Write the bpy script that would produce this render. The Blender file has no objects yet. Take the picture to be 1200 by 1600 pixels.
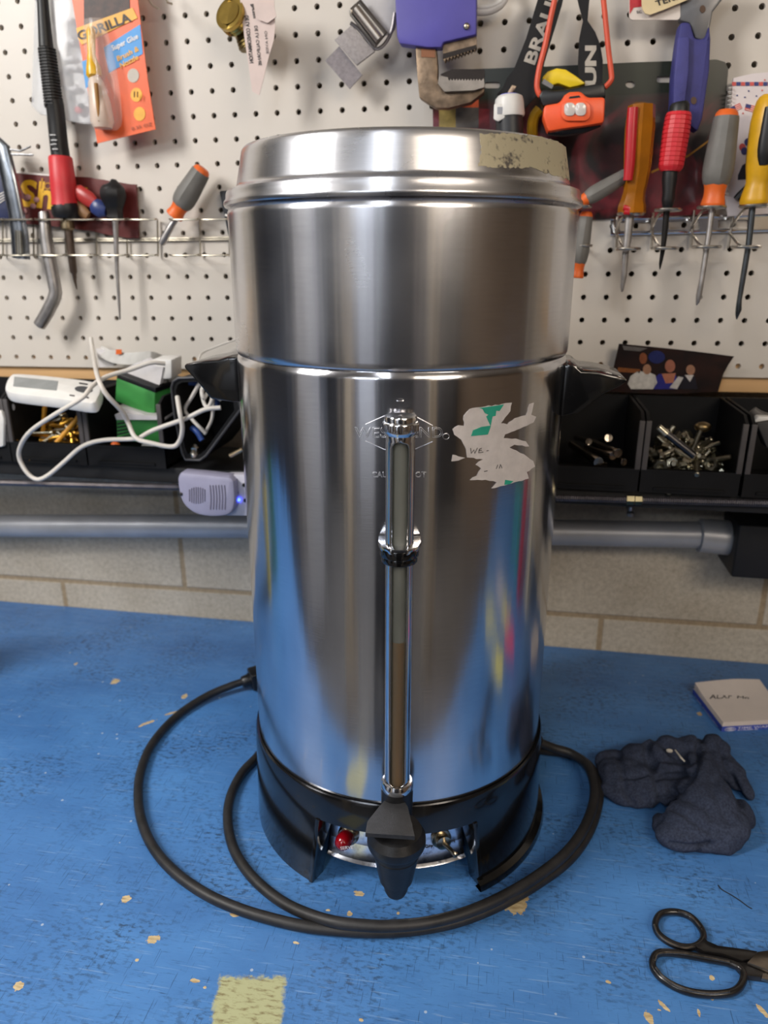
import bpy, bmesh, math, random
from mathutils import Vector, Matrix, noise
from math import sin, cos, pi, radians, sqrt, atan2
random.seed(7)
S = bpy.context.scene
COL = S.collection
TH = .0095                       # the bench leans this much against the courses of the wall
# ---------------------------------------------------------------- camera
F = 1162.5667
CAM = Vector((0.12694, -0.91774, 0.51698))
RC = Matrix(((0.9855171927, -0.0549930716, 0.1604108004),
             (0.1695746300, 0.3165057026, -0.9333105513),
             (0.0005546809, 0.9469951966, 0.3212472413)))
cd = bpy.data.cameras.new('camera')
cam = bpy.data.objects.new('camera', cd)
COL.objects.link(cam)
cam.matrix_world = Matrix.Translation(CAM) @ RC.to_4x4()
cd.sensor_fit = 'HORIZONTAL'
cd.sensor_width = 36
cd.lens = F * 36 / 1200
cd.clip_start = .01
cd.dof.use_dof = True
cd.dof.focus_distance = .56
cd.dof.aperture_fstop = 9.0
S.camera = cam
# ---------------------------------------------------------------- light
S.view_settings.view_transform = 'Standard'
S.view_settings.look = 'None'
S.view_settings.gamma = 1
S.view_settings.exposure = 0.28
w = bpy.data.worlds.new('world')
S.world = w
w.use_nodes = True
w.node_tree.nodes['Background'].inputs[0].default_value = (.85, .87, .92, 1)
w.node_tree.nodes['Background'].inputs[1].default_value = .2


def area(name, loc, target, sx, sy, power, color):
    l = bpy.data.lights.new(name, 'AREA')
    l.shape = 'RECTANGLE'
    l.size, l.size_y = sx, sy
    l.energy = power
    l.color = color
    o = bpy.data.objects.new(name, l)
    COL.objects.link(o)
    o.location = loc
    d = Vector(target) - Vector(loc)
    o.rotation_euler = d.to_track_quat('-Z', 'Y').to_euler()
    return o


area('ceiling_lamp_key', (-.95, -.95, 1.36), (-.2, -.3, 0), .34, 1.0, 31, (1, .97, .93))
area('ceiling_lamp_middle', (-.05, -1.75, 1.37), (-.05, -1.75, 0), .05, 1.3, 4, (.93, .96, 1))
area('ceiling_lamp_right', (1.0, -1.7, 1.36), (.4, -.6, 0), .9, .4, 13, (1, .86, .70))
area('added_room_fill', (-.9, -3.1, 1.36), (-.9, -3.1, 0), 1.2, .3, 36, (.86, .92, 1))  # added fill that brightens the room mirrored in the urn
area('ceiling_lamp_rear_right', (1.7, -2.6, 1.36), (1.7, -2.6, 0), .3, 1.2, 16, (1, .88, .74))


# ---------------------------------------------------------------- helpers
def ray(x, y):
    return RC @ Vector(((x - 600) / F, (800 - y) / F, -1))


def PY(x, y, Y):
    d = ray(x, y)
    return CAM + d * ((Y - CAM.y) / d.y)


def PZ(x, y, Z):
    d = ray(x, y)
    return CAM + d * ((Z - CAM.z) / d.z)


def depth(p):
    return -((p - CAM) @ RC).z if False else (p - CAM).dot(RC @ Vector((0, 0, -1)))


def px2m(p, n):
    return n * depth(p) / F


CX, CY = .034, -.293


def PC(x, y, r):
    d = ray(x, y)
    a = d.x * d.x + d.y * d.y
    ox, oy = CAM.x - CX, CAM.y - CY
    b = 2 * (ox * d.x + oy * d.y)
    c = ox * ox + oy * oy - r * r
    D = max(b * b - 4 * a * c, 0)
    return CAM + d * ((-b - sqrt(D)) / (2 * a))


def lin(c):
    return tuple(((v / 255) / 12.92 if v / 255 <= .04045 else ((v / 255 + .055) / 1.055) ** 2.4) for v in c[:3]) + (1,)


MATS = {}


def M(name, col, rough=.5, metal=0., var=.1, scale=60, bump=0., bscale=200, alpha=1., trans=0., emit=0., coat=0., spec=.5, sub=0., stretch=None, col2=None, cscale=None, thr=None):
    if name in MATS:
        return MATS[name]
    m = bpy.data.materials.new(name)
    m.use_nodes = True
    nt = m.node_tree
    N, L = nt.nodes, nt.links
    b = N['Principled BSDF']
    c = lin(col)
    tc = N.new('ShaderNodeTexCoord')
    mp = N.new('ShaderNodeMapping')
    if stretch:
        mp.inputs['Scale'].default_value = stretch
    L.new(tc.outputs['Object'], mp.inputs[0])
    nz = N.new('ShaderNodeTexNoise')
    nz.inputs['Scale'].default_value = cscale or scale
    nz.inputs['Detail'].default_value = 5
    L.new(mp.outputs[0], nz.inputs['Vector'])
    rp = N.new('ShaderNodeValToRGB')
    lo, hi = (thr if thr else (.35, .65))
    rp.color_ramp.elements[0].position = lo
    rp.color_ramp.elements[1].position = hi
    rp.color_ramp.elements[0].color = lin(col2) if col2 else tuple(v * (1 - var) for v in c[:3]) + (1,)
    rp.color_ramp.elements[1].color = c if col2 else tuple(min(1, v * (1 + var)) for v in c[:3]) + (1,)
    L.new(nz.outputs[0], rp.inputs[0])
    L.new(rp.outputs[0], b.inputs['Base Color'])
    b.inputs['Roughness'].default_value = rough
    b.inputs['Metallic'].default_value = metal
    b.inputs['Specular IOR Level'].default_value = spec
    if alpha < 1:
        b.inputs['Alpha'].default_value = alpha
    b.inputs['Transmission Weight'].default_value = trans
    b.inputs['Coat Weight'].default_value = coat
    if emit:
        b.inputs['Emission Color'].default_value = c
        b.inputs['Emission Strength'].default_value = emit
    if bump:
        n2 = N.new('ShaderNodeTexNoise')
        n2.inputs['Scale'].default_value = bscale
        n2.inputs['Detail'].default_value = 4
        L.new(mp.outputs[0], n2.inputs['Vector'])
        bp = N.new('ShaderNodeBump')
        bp.inputs['Strength'].default_value = bump
        bp.inputs['Distance'].default_value = .001
        L.new(n2.outputs[0], bp.inputs['Height'])
        L.new(bp.outputs[0], b.inputs['Normal'])
    MATS[name] = m
    return m


def empty(name, loc, label=None, cat=None, group=None):
    o = bpy.data.objects.new(name, None)
    o.empty_display_size = .01
    COL.objects.link(o)
    o.location = loc
    tag(o, label, cat, group)
    return o


def tag(o, label=None, cat=None, group=None, kind=None):
    if label:
        o['label'] = label
    if cat:
        o['category'] = cat
    if group:
        o['group'] = group
    if kind:
        o['kind'] = kind
    return o


def wloc(o):
    v = Vector((0, 0, 0))
    while o:
        v += Vector(o.location)
        o = o.parent
    return v


class MB:
    def __init__(s):
        s.b = bmesh.new()

    def face(s, pts):
        return s.b.faces.new([s.b.verts.new(p) for p in pts])

    def box(s, lo, hi, bev=0., mat=None):
        lo, hi = Vector(lo), Vector(hi)
        t = bmesh.new()
        bmesh.ops.create_cube(t, size=1)
        for v in t.verts:
            v.co = Vector([(lo[i] + hi[i]) / 2 + v.co[i] * (hi[i] - lo[i]) for i in range(3)])
        if bev:
            bmesh.ops.bevel(t, geom=t.edges[:], offset=bev, segments=3, affect='EDGES', profile=.5)
        if mat:
            bmesh.ops.transform(t, matrix=mat, verts=t.verts[:])
        s.join(t)
        return s

    def join(s, t):
        me = bpy.data.meshes.new('tmp')
        t.to_mesh(me)
        t.free()
        s.b.from_mesh(me)
        bpy.data.meshes.remove(me)

    def prism(s, pts, back, holes=(), bev=0.):
        """outline pts (3d, planar), extruded by the vector back"""
        t = bmesh.new()
        es = []
        for loop in [pts] + list(holes):
            vs = [t.verts.new(p) for p in loop]
            es += [t.edges.new((vs[i], vs[(i + 1) % len(vs)])) for i in range(len(vs))]
        if holes:
            bmesh.ops.triangle_fill(t, edges=es, use_beauty=True)
        else:
            t.faces.new(t.verts[:])
        r = bmesh.ops.extrude_face_region(t, geom=t.faces[:])
        vs = [g for g in r['geom'] if isinstance(g, bmesh.types.BMVert)]
        bmesh.ops.translate(t, vec=back, verts=vs)
        if bev:
            es = [e for e in t.edges if len(e.link_faces) == 2 and e.calc_face_angle(0) > .6]
            try:
                bmesh.ops.bevel(t, geom=es, offset=bev, segments=2, affect='EDGES', profile=.5)
            except Exception:
                pass
        bmesh.ops.recalc_face_normals(t, faces=t.faces[:])
        s.join(t)
        return s

    def tube(s, pts, radii, seg=12, closed=False, cap=True, flute=None, ell=None):
        pts = [Vector(p) for p in pts]
        n = len(pts)
        if not hasattr(radii, '__len__'):
            radii = [radii] * n
        rings = []
        up = None
        for i in range(n):
            if closed:
                d = pts[(i + 1) % n] - pts[i - 1]
            else:
                d = pts[min(i + 1, n - 1)] - pts[max(i - 1, 0)]
            if d.length < 1e-9:
                d = pts[-1] - pts[0]
            d.normalize()
            if up is None:
                a = Vector((0, -1, 0)) if abs(d.y) < .9 else Vector((0, 0, 1))
                up = (a - d * a.dot(d)).normalized()
            else:
                up = (up - d * up.dot(d)).normalized()
            sd = d.cross(up)
            ring = []
            for k in range(seg):
                a = 2 * pi * k / seg
                r = radii[i]
                if flute:
                    r *= 1 + flute[1] * cos(flute[0] * a)
                ku = ell if ell else 1
                ring.append(s.b.verts.new(pts[i] + (up * cos(a) * ku + sd * sin(a)) * r))
            rings.append(ring)
        m = n if closed else n - 1
        for i in range(m):
            A, B = rings[i], rings[(i + 1) % n]
            for k in range(seg):
                s.b.faces.new((A[k], A[(k + 1) % seg], B[(k + 1) % seg], B[k]))
        if cap and not closed:
            s.b.faces.new(rings[0][::-1])
            s.b.faces.new(rings[-1])
        return s

    def lathe(s, prof, c, seg=96, a0=0, a1=2 * pi):
        """profile (r, z) about a vertical axis at c"""
        full = abs(a1 - a0 - 2 * pi) < 1e-6
        n = seg if full else seg + 1
        rings = []
        for r, z in prof:
            if r < 1e-7 and full:
                rings.append([s.b.verts.new((c[0], c[1], z))] * n)
            else:
                rings.append([s.b.verts.new((c[0] + r * cos(a0 + (a1 - a0) * k / seg), c[1] + r * sin(a0 + (a1 - a0) * k / seg), z)) for k in range(n)])
        for i in range(len(prof) - 1):
            A, B = rings[i], rings[i + 1]
            for k in range(seg):
                k2 = (k + 1) % n
                vs = []
                for v in (A[k], A[k2], B[k2], B[k]):
                    if v not in vs:
                        vs.append(v)
                if len(vs) > 2:
                    s.b.faces.new(vs)
        return s

    def sphere(s, c, r, sc=(1, 1, 1), rot=None):
        t = bmesh.new()
        bmesh.ops.create_uvsphere(t, u_segments=20, v_segments=12, radius=1)
        m = Matrix.Translation(c) @ (rot.to_4x4() if rot else Matrix()) @ Matrix.Diagonal((r * sc[0], r * sc[1], r * sc[2], 1))
        bmesh.ops.transform(t, matrix=m, verts=t.verts[:])
        s.join(t)
        return s

    def build(s, name, mat, parent=None, loc=None, ang=35, smooth=True, recalc=True):
        if recalc:
            bmesh.ops.recalc_face_normals(s.b, faces=s.b.faces[:])
        me = bpy.data.meshes.new(name)
        if parent is not None:
            off = wloc(parent)
        elif loc is not None:
            off = Vector(loc)
        else:
            off = Vector((0, 0, 0))
        bmesh.ops.translate(s.b, vec=-off, verts=s.b.verts[:])
        s.b.to_mesh(me)
        s.b.free()
        me.materials.append(mat)
        if smooth:
            me.shade_smooth()
            me.set_sharp_from_angle(angle=radians(ang))
        o = bpy.data.objects.new(name, me)
        COL.objects.link(o)
        if parent is not None:
            o.parent = parent
        else:
            o.location = off
        return o


def smooth(pts, n=8, closed=False):
    """Catmull-Rom through the points (any tuple length)"""
    P = [Vector(p) for p in pts]
    out = []
    m = len(P) if closed else len(P) - 1
    for i in range(m):
        p1, p2 = P[i], P[(i + 1) % len(P)]
        p0 = P[i - 1] if (i > 0 or closed) else p1 * 2 - p2
        p3 = P[(i + 2) % len(P)] if (i + 2 < len(P) or closed) else p2 * 2 - p1
        for k in range(n):
            t = k / n
            out.append(.5 * ((2 * p1) + (p2 - p0) * t + (2 * p0 - 5 * p1 + 4 * p2 - p3) * t * t + (3 * p1 - p0 - 3 * p2 + p3) * t ** 3))
    if not closed:
        out.append(P[-1])
    return out


def stick(mb, segs, Y, seg=16, flute=None, sm=0, Yend=None, ell=None):
    """round stick hanging at depth Y: list of (x, y, radius) in photo pixels"""
    if sm:
        segs = [tuple(v) for v in smooth([Vector(q) for q in segs], sm)]
    pts, rad = [], []
    n = len(segs)
    for i, (x, y, r) in enumerate(segs):
        yy = Y if Yend is None else Y + (Yend - Y) * i / (n - 1)
        p = PY(x, y, yy)
        pts.append(p)
        rad.append(px2m(p, r))
    mb.tube(pts, rad, seg, flute=flute, ell=ell)
    return mb


def card(mb, px, Y, t=.0006, holes=(), bev=0, back=None):
    mb.prism([PY(x, y, Y) for x, y in px], back if back else Vector((0, t, 0)), [[PY(x, y, Y) for x, y in h] for h in holes], bev)
    return mb


def oval(cx, cy, a, b, n=20, rot=0):
    return [(cx + a * cos(2 * pi * k / n) * cos(rot) - b * sin(2 * pi * k / n) * sin(rot),
             cy + a * cos(2 * pi * k / n) * sin(rot) + b * sin(2 * pi * k / n) * cos(rot)) for k in range(n)]


def rrect(x0, y0, x1, y1, r, n=5):
    o = []
    for cx, cy, a in ((x1 - r, y0 + r, -90), (x1 - r, y1 - r, 0), (x0 + r, y1 - r, 90), (x0 + r, y0 + r, 180)):
        for k in range(n + 1):
            t = radians(a + 90 * k / n)
            o.append((cx + r * cos(t), cy + r * sin(t)))
    return o


FONT = None


def text_bm(txt, bold=0., outline=0., shear=0.):
    cu = bpy.data.curves.new('txt', 'FONT')
    cu.body = txt
    cu.size = 1
    cu.offset = bold
    cu.shear = shear
    cu.resolution_u = 3
    if outline:
        cu.fill_mode = 'NONE'
        cu.bevel_depth = outline
        cu.bevel_resolution = 1
    o = bpy.data.objects.new('txt', cu)
    COL.objects.link(o)
    bpy.context.view_layer.update()
    dg = bpy.context.evaluated_depsgraph_get()
    me = bpy.data.meshes.new_from_object(o.evaluated_get(dg))
    bm = bmesh.new()
    bm.from_mesh(me)
    bpy.data.meshes.remove(me)
    bpy.data.objects.remove(o)
    bpy.data.curves.remove(cu)
    return bm


def lettering(txt, p0, p1, h, fn, mat, parent, bold=.01, outline=0., shear=0., dark=True, name='lettering'):
    """text from pixel p0 to pixel p1 along its baseline, h pixels tall, laid on the surface fn(x, y)"""
    bm = text_bm(txt, bold, outline, shear)
    xs = [v.co.x for v in bm.verts]
    ys = [v.co.y for v in bm.verts]
    x0, x1, y0, y1 = min(xs), max(xs), min(ys), max(ys)
    d = Vector((p1[0] - p0[0], p1[1] - p0[1]))
    u = Vector((d.y, -d.x)).normalized() * h
    for v in bm.verts:
        a = (v.co.x - x0) / (x1 - x0)
        b = (v.co.y - y0) / (y1 - y0)
        z = v.co.z
        q = fn(p0[0] + d.x * a + u.x * b, p0[1] + d.y * a + u.y * b)
        if outline:
            q = q + (CAM - q).normalized() * z * .004
        v.co = q
    mb = MB()
    mb.b.free()
    mb.b = bm
    return mb.build(name, mat, parent, smooth=False, recalc=False)


def onY(Y):
    return lambda x, y: PY(x, y, Y)


# ---------------------------------------------------------------- common materials
BLACK = M('black_plastic', (17, 17, 20), .38, var=.25, bump=.08, bscale=900)
BLACKM = M('black_matt', (22, 22, 24), .7, var=.3)
WHITEP = M('white_plastic', (226, 224, 220), .4, var=.04)
CHROME = M('chrome', (225, 225, 228), .12, 1, var=.06)
STEEL = M('steel', (180, 180, 184), .3, 1, var=.25, scale=300)
ZINC = M('zinc_wire', (176, 168, 152), .35, 1, var=.15)
INK = M('dark_print', (40, 38, 40), .6)


# ================================================================ SETTING
def wall_mat():
    m = bpy.data.materials.new('concrete_block')
    m.use_nodes = True
    N, L = m.node_tree.nodes, m.node_tree.links
    b = N['Principled BSDF']
    tc = N.new('ShaderNodeTexCoord')
    sx = N.new('ShaderNodeSeparateXYZ')
    cx = N.new('ShaderNodeCombineXYZ')
    L.new(tc.outputs['Object'], sx.inputs[0])
    L.new(sx.outputs[0], cx.inputs[0])
    L.new(sx.outputs[2], cx.inputs[1])
    br = N.new('ShaderNodeTexBrick')
    br.inputs['Scale'].default_value = 1
    br.inputs['Brick Width'].default_value = .4064
    br.inputs['Row Height'].default_value = .2032
    br.inputs['Mortar Size'].default_value = .0045
    br.inputs['Mortar Smooth'].default_value = .4
    br.inputs['Color1'].default_value = lin((208, 200, 186))
    br.inputs['Color2'].default_value = lin((192, 184, 170))
    br.inputs['Mortar'].default_value = lin((172, 154, 128))
    L.new(cx.outputs[0], br.inputs[0])
    nz = N.new('ShaderNodeTexNoise')
    nz.inputs['Scale'].default_value = 150
    nz.inputs['Detail'].default_value = 9
    nz.inputs['Roughness'].default_value = .8
    L.new(tc.outputs['Object'], nz.inputs[0])
    n2 = N.new('ShaderNodeTexNoise')
    n2.inputs['Scale'].default_value = 9
    n2.inputs['Detail'].default_value = 5
    L.new(tc.outputs['Object'], n2.inputs[0])
    rp = N.new('ShaderNodeValToRGB')
    rp.color_ramp.elements[0].position = .34
    rp.color_ramp.elements[0].color = (.5, .46, .41, 1)
    rp.color_ramp.elements[1].position = .58
    rp.color_ramp.elements[1].color = (1.1, 1.08, 1.05, 1)
    L.new(nz.outputs[0], rp.inputs[0])
    r2 = N.new('ShaderNodeValToRGB')
    r2.color_ramp.elements[0].position = .3
    r2.color_ramp.elements[0].color = (.7, .66, .6, 1)
    r2.color_ramp.elements[1].position = .6
    r2.color_ramp.elements[1].color = (1, 1, 1, 1)
    L.new(n2.outputs[0], r2.inputs[0])
    m1 = N.new('ShaderNodeMixRGB')
    m1.blend_type = 'MULTIPLY'
    m1.inputs[0].default_value = .6
    L.new(br.outputs['Color'], m1.inputs[1])
    L.new(rp.outputs[0], m1.inputs[2])
    m2 = N.new('ShaderNodeMixRGB')
    m2.blend_type = 'MULTIPLY'
    m2.inputs[0].default_value = .6
    L.new(m1.outputs[0], m2.inputs[1])
    L.new(r2.outputs[0], m2.inputs[2])
    L.new(m2.outputs[0], b.inputs['Base Color'])
    b.inputs['Roughness'].default_value = .9
    bp = N.new('ShaderNodeBump')
    bp.inputs['Strength'].default_value = .6
    bp.inputs['Distance'].default_value = .002
    mx = N.new('ShaderNodeMath')
    mx.operation = 'SUBTRACT'
    L.new(nz.outputs[0], mx.inputs[0])
    L.new(br.outputs['Fac'], mx.inputs[1])
    L.new(mx.outputs[0], bp.inputs['Height'])
    L.new(bp.outputs[0], b.inputs['Normal'])
    return m


def struct(o):
    o['kind'] = 'structure'
    return o


ZF, ZC = -.9, 1.42
RY = Matrix.Rotation(-TH, 4, 'Y')
WLOC = Vector((-.334 - .4064 * 3, .045, .0335 - .2032 * 5))      # a joint corner of the block wall
mb = MB()
mb.box((-1.6, 0, -.6), (4.4, .2, 3.2))
o = struct(mb.build('wall_back', wall_mat(), smooth=False))
o.location = WLOC
o.rotation_euler = (0, -TH, 0)
mb = MB(); mb.box((-3, -4.2, ZF - .05), (3, .045, ZF)); struct(mb.build('floor', M('floor_concrete', (104, 100, 96), .7, var=.2, scale=5), smooth=False))
mb = MB(); mb.box((-3, -4.2, ZC), (3, .045, ZC + .05)); struct(mb.build('ceiling', M('ceiling_paint', (196, 190, 180), .8, var=.05), smooth=False))
mb = MB(); mb.box((-3.05, -4.2, ZF), (-3, .045, ZC)); struct(mb.build('wall_left', M('paint_left', (104, 108, 120), .8, var=.1, scale=4), smooth=False))
mb = MB(); mb.box((3, -4.2, ZF), (3.05, .045, ZC)); struct(mb.build('wall_right', M('paint_right', (126, 106, 86), .8, var=.1, scale=4), smooth=False))
mb = MB(); mb.box((-3, -4.25, ZF), (3, -4.2, ZC)); struct(mb.build('wall_front', M('paint_front', (118, 116, 122), .8, var=.1, scale=3), smooth=False))

# wooden strip behind the lower edge of the pegboard
ZP = .3978                                                        # height of the lowest row of holes
mb = MB()
mb.box((-1.6, .0062, -.031), (1.5, .04, .010), .001)
o = struct(mb.build('trim_1', M('pine_strip', (214, 172, 122), .6, var=.12, scale=12, stretch=(.15, 1, 3), cscale=14)))
o.location = (0, 0, ZP); o.rotation_euler = (0, -TH, 0)


# ---------------------------------------------------------------- pegboard with true holes
def pegboard():
    p = .0254
    b = bmesh.new()
    c0, c1, r0, r1 = -34, 30, 0, 26
    NS = 12
    rh = .0031
    t = .0058
    cor = {}

    def C(i, j, k):
        if (i, j, k) not in cor:
            cor[(i, j, k)] = b.verts.new(((i - .5) * p, t * k, (j - .5) * p))
        return cor[(i, j, k)]
    for i in range(c0, c1 + 1):
        for j in range(r0, r1 + 1):
            rings = []
            for k in (0, 1):
                rings.append([b.verts.new((i * p + rh * cos(2 * pi * (q + .5) / NS), t * k, j * p + rh * sin(2 * pi * (q + .5) / NS))) for q in range(NS)])
            for q in range(NS):
                q2 = (q + 1) % NS
                b.faces.new((rings[0][q], rings[0][q2], rings[1][q2], rings[1][q]))
            # corners: right-top 0, left-top 1, left-bottom 2, right-bottom 3
            for k in (0, 1):
                K = [C(i + 1, j + 1, k), C(i, j + 1, k), C(i, j, k), C(i + 1, j, k)]
                R = rings[k]
                # quadrant q holds ring verts 3q..3q+2, (q+.5)*30 deg
                for q in range(4):
                    v = [R[3 * q], R[3 * q + 1], R[3 * q + 2]]
                    f = [K[q]] + v[::-1]
                    g = [K[q], K[(q + 1) % 4], R[(3 * q + 3) % NS], R[3 * q + 2]]
                    for h in (f, g):
                        b.faces.new(h)
    for i in range(c0, c1 + 1):
        b.faces.new((C(i, r0, 0), C(i + 1, r0, 0), C(i + 1, r0, 1), C(i, r0, 1)))
    bmesh.ops.recalc_face_normals(b, faces=b.faces[:])
    m = MB(); m.b.free(); m.b = b
    o = m.build('pegboard', M('pegboard_paint', (208, 201, 192), .42, var=.03, scale=6, bump=.05, bscale=60), smooth=False)
    o.location = (0, 0, ZP)
    o.rotation_euler = (0, -TH, 0)
    tag(o, 'white perforated pegboard panel covering the wall behind all the hung tools', 'pegboard')
    return o


pegboard()


# ---------------------------------------------------------------- workbench
def bench_mat():
    m = bpy.data.materials.new('blue_painted_wood')
    m.use_nodes = True
    nt = m.node_tree
    N, L = nt.nodes, nt.links
    b = N['Principled BSDF']
    tc = N.new('ShaderNodeTexCoord')

    def noise_(scale, sc=(1, 1, 1), det=6, rough=.6, rot=0.):
        mp = N.new('ShaderNodeMapping')
        mp.inputs['Scale'].default_value = sc
        mp.inputs['Rotation'].default_value = (0, 0, rot)
        L.new(tc.outputs['Object'], mp.inputs[0])
        n = N.new('ShaderNodeTexNoise')
        n.inputs['Scale'].default_value = scale
        n.inputs['Detail'].default_value = det
        n.inputs['Roughness'].default_value = rough
        L.new(mp.outputs[0], n.inputs[0])
        return n.outputs[0]

    def ramp(v, lo, hi, c0=(0, 0, 0, 1), c1=(1, 1, 1, 1)):
        r = N.new('ShaderNodeValToRGB')
        r.color_ramp.elements[0].position = lo
        r.color_ramp.elements[1].position = hi
        r.color_ramp.elements[0].color = c0
        r.color_ramp.elements[1].color = c1
        L.new(v, r.inputs[0])
        return r.outputs[0]

    def mix(f, a, c, typ='MIX'):
        x = N.new('ShaderNodeMixRGB')
        x.blend_type = typ
        for s, v in ((0, f), (1, a), (2, c)):
            if hasattr(v, 'is_output') or not isinstance(v, (float, int, tuple)):
                L.new(v, x.inputs[s])
            else:
                x.inputs[s].default_value = v
        return x.outputs[0]

    def math_(op, a, c):
        x = N.new('ShaderNodeMath')
        x.operation = op
        for s, v in ((0, a), (1, c)):
            if isinstance(v, (float, int)):
                x.inputs[s].default_value = v
            else:
                L.new(v, x.inputs[s])
        return x.outputs[0]
    base = mix(ramp(noise_(7, (1, 2, 1)), .3, .7), lin((62, 110, 170)), lin((80, 134, 196)))
    # grain: short dark strokes along the board
    g1 = ramp(noise_(60, (1, 9, 1), 8, .7, .04), .56, .70)
    g1 = math_('MULTIPLY', g1, ramp(noise_(9, (1, 1.6, 1), 3),   .36, .58))
    base = mix(math_('MULTIPLY', g1, .85), base, lin((22, 40, 66)))
    g2 = ramp(noise_(14, (14, 1, 1), 6, .7, .12), .64, .74)
    g2 = math_('MULTIPLY', g2, ramp(noise_(6, (1, 1, 1), 3), .5, .66))
    base = mix(math_('MULTIPLY', g2, .6), base, lin((26, 46, 74)))
    # dirt patches
    d = math_('MULTIPLY', ramp(noise_(150, (1, 2, 1), 5), .5, .62), ramp(noise_(11, (1, 1, 1), 4), .44, .64))
    base = mix(math_('MULTIPLY', d, .7), base, lin((34, 48, 66)))
    # thin scratches
    wv = ramp(noise_(30, (26, 1.3, 1), 2, .5, .9), .66, .68)
    base = mix(math_('MULTIPLY', wv, .55), base, lin((30, 52, 84)))
    wv2 = ramp(noise_(22, (1.2, 30, 1), 2, .5, .18), .665, .68)
    base = mix(math_('MULTIPLY', wv2, .3), base, lin((150, 180, 214)))
    # small pale flecks
    vo = N.new('ShaderNodeTexVoronoi')
    vo.inputs['Scale'].default_value = 55
    L.new(tc.outputs['Object'], vo.inputs[0])
    fl = math_('LESS_THAN', vo.outputs['Distance'], .07)
    fl = math_('MULTIPLY', fl, math_('GREATER_THAN', noise_(18), .52))
    base = mix(math_('MULTIPLY', fl, .55), base, lin((196, 206, 214)))
    # paint chips down to the wood: (px, py, half width px, half height px, turn)
    warp = noise_(260, det=3)
    warp2 = noise_(60, det=3)
    nse = math_('ADD', math_('MULTIPLY', warp, 1.2), math_('MULTIPLY', warp2, 1.2))
    chips = [(808, 1411, 21, 27, .3), (240, 1467, 14, 8, -.3), (197, 1405, 9, 7, 0), (560, 1396, 11, 5, .1), (28, 1540, 10, 8, -.6),
             (367, 1430, 9, 4, 0), (180, 1064, 9, 5, -.4), (288, 1088, 5, 4, 0), (1014, 1590, 7, 12, -.3), (1112, 1527, 5, 5, 0),
             (1037, 1572, 14, 4, .8), (1190, 1578, 6, 13, -.5), (1092, 1583, 3, 7, 0), (546, 1428, 6, 6, 0), (512, 1422, 5, 3, 0),
             (1093, 1115, 5, 4, 0), (230, 1130, 4, 12, .7), (265, 1115, 3, 10, .8), (463, 1473, 7, 3, 0), (214, 1500, 4, 3, 0),
             (119, 1037, 4, 3, 0), (430, 1550, 9, 7, 0), (1112, 1560, 4, 4, 0), (950, 1534, 5, 3, 0), (1030, 1578, 5, 2, 0), (622, 1427, 3, 3, 0),
             (305, 1532, 9, 3, 0), (320, 1543, 4, 3, 0), (564, 1594, 5, 4, 0)]
    acc = None
    for (x, y, a, h, t) in chips:
        c = PZ(x, y, 0)
        ax = (PZ(x + a, y, 0) - c).length
        ay = (PZ(x, y + h, 0) - c).length
        mp = N.new('ShaderNodeMapping')
        mp.vector_type = 'TEXTURE'
        mp.inputs['Location'].default_value = (c.x, c.y + .29, .9)
        mp.inputs['Rotation'].default_value = (0, 0, -t - .03)
        mp.inputs['Scale'].default_value = (ax, ay, 1000)
        L.new(tc.outputs['Object'], mp.inputs[0])
        ln = N.new('ShaderNodeVectorMath')
        ln.operation = 'LENGTH'
        L.new(mp.outputs[0], ln.inputs[0])
        v = ln.outputs['Value']
        acc = v if acc is None else math_('MINIMUM', acc, v)
    cm = math_('LESS_THAN', math_('ADD', acc, nse), 1.95)
    wood = mix(ramp(noise_(90, (1, 4, 1)), .35, .65), lin((168, 142, 102)), lin((214, 196, 156)))
    base = mix(cm, base, wood)
    # the bare yellow patch at the front edge
    c = PZ(384, 1600, 0)
    mp = N.new('ShaderNodeMapping')
    mp.vector_type = 'TEXTURE'
    mp.inputs['Location'].default_value = (c.x, c.y + .29, .9)
    mp.inputs['Rotation'].default_value = (0, 0, .2)
    mp.inputs['Scale'].default_value = ((PZ(436, 1560, 0) - PZ(384, 1560, 0)).length, (PZ(384, 1528, 0) - c).length, 1000)
    L.new(tc.outputs['Object'], mp.inputs[0])
    sp = N.new('ShaderNodeSeparateXYZ')
    L.new(mp.outputs[0], sp.inputs[0])
    bx = math_('MAXIMUM', math_('ABSOLUTE', sp.outputs[0], 0.), math_('ABSOLUTE', sp.outputs[1], 0.))
    bx = math_('MULTIPLY', math_('ADD', bx, math_('MULTIPLY', nse, .28)), .5)
    pm = ramp(bx, .65, .71, (1, 1, 1, 1), (0, 0, 0, 1))
    yl = mix(ramp(noise_(120, (1, 3, 1)), .5, .72), lin((174, 176, 136)), lin((112, 96, 60)))
    base = mix(pm, base, yl)
    L.new(base, b.inputs['Base Color'])
    L.new(ramp(noise_(40, (1, 4, 1)), .3, .7, (.32, .32, .32, 1), (.5, .5, .5, 1)), b.inputs['Roughness'])
    b.inputs['Specular IOR Level'].default_value = .4
    bp = N.new('ShaderNodeBump')
    bp.inputs['Strength'].default_value = .25
    bp.inputs['Distance'].default_value = .0006
    L.new(noise_(90, (1, 7, 1), 6), bp.inputs['Height'])
    L.new(bp.outputs[0], b.inputs['Normal'])
    return m


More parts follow.
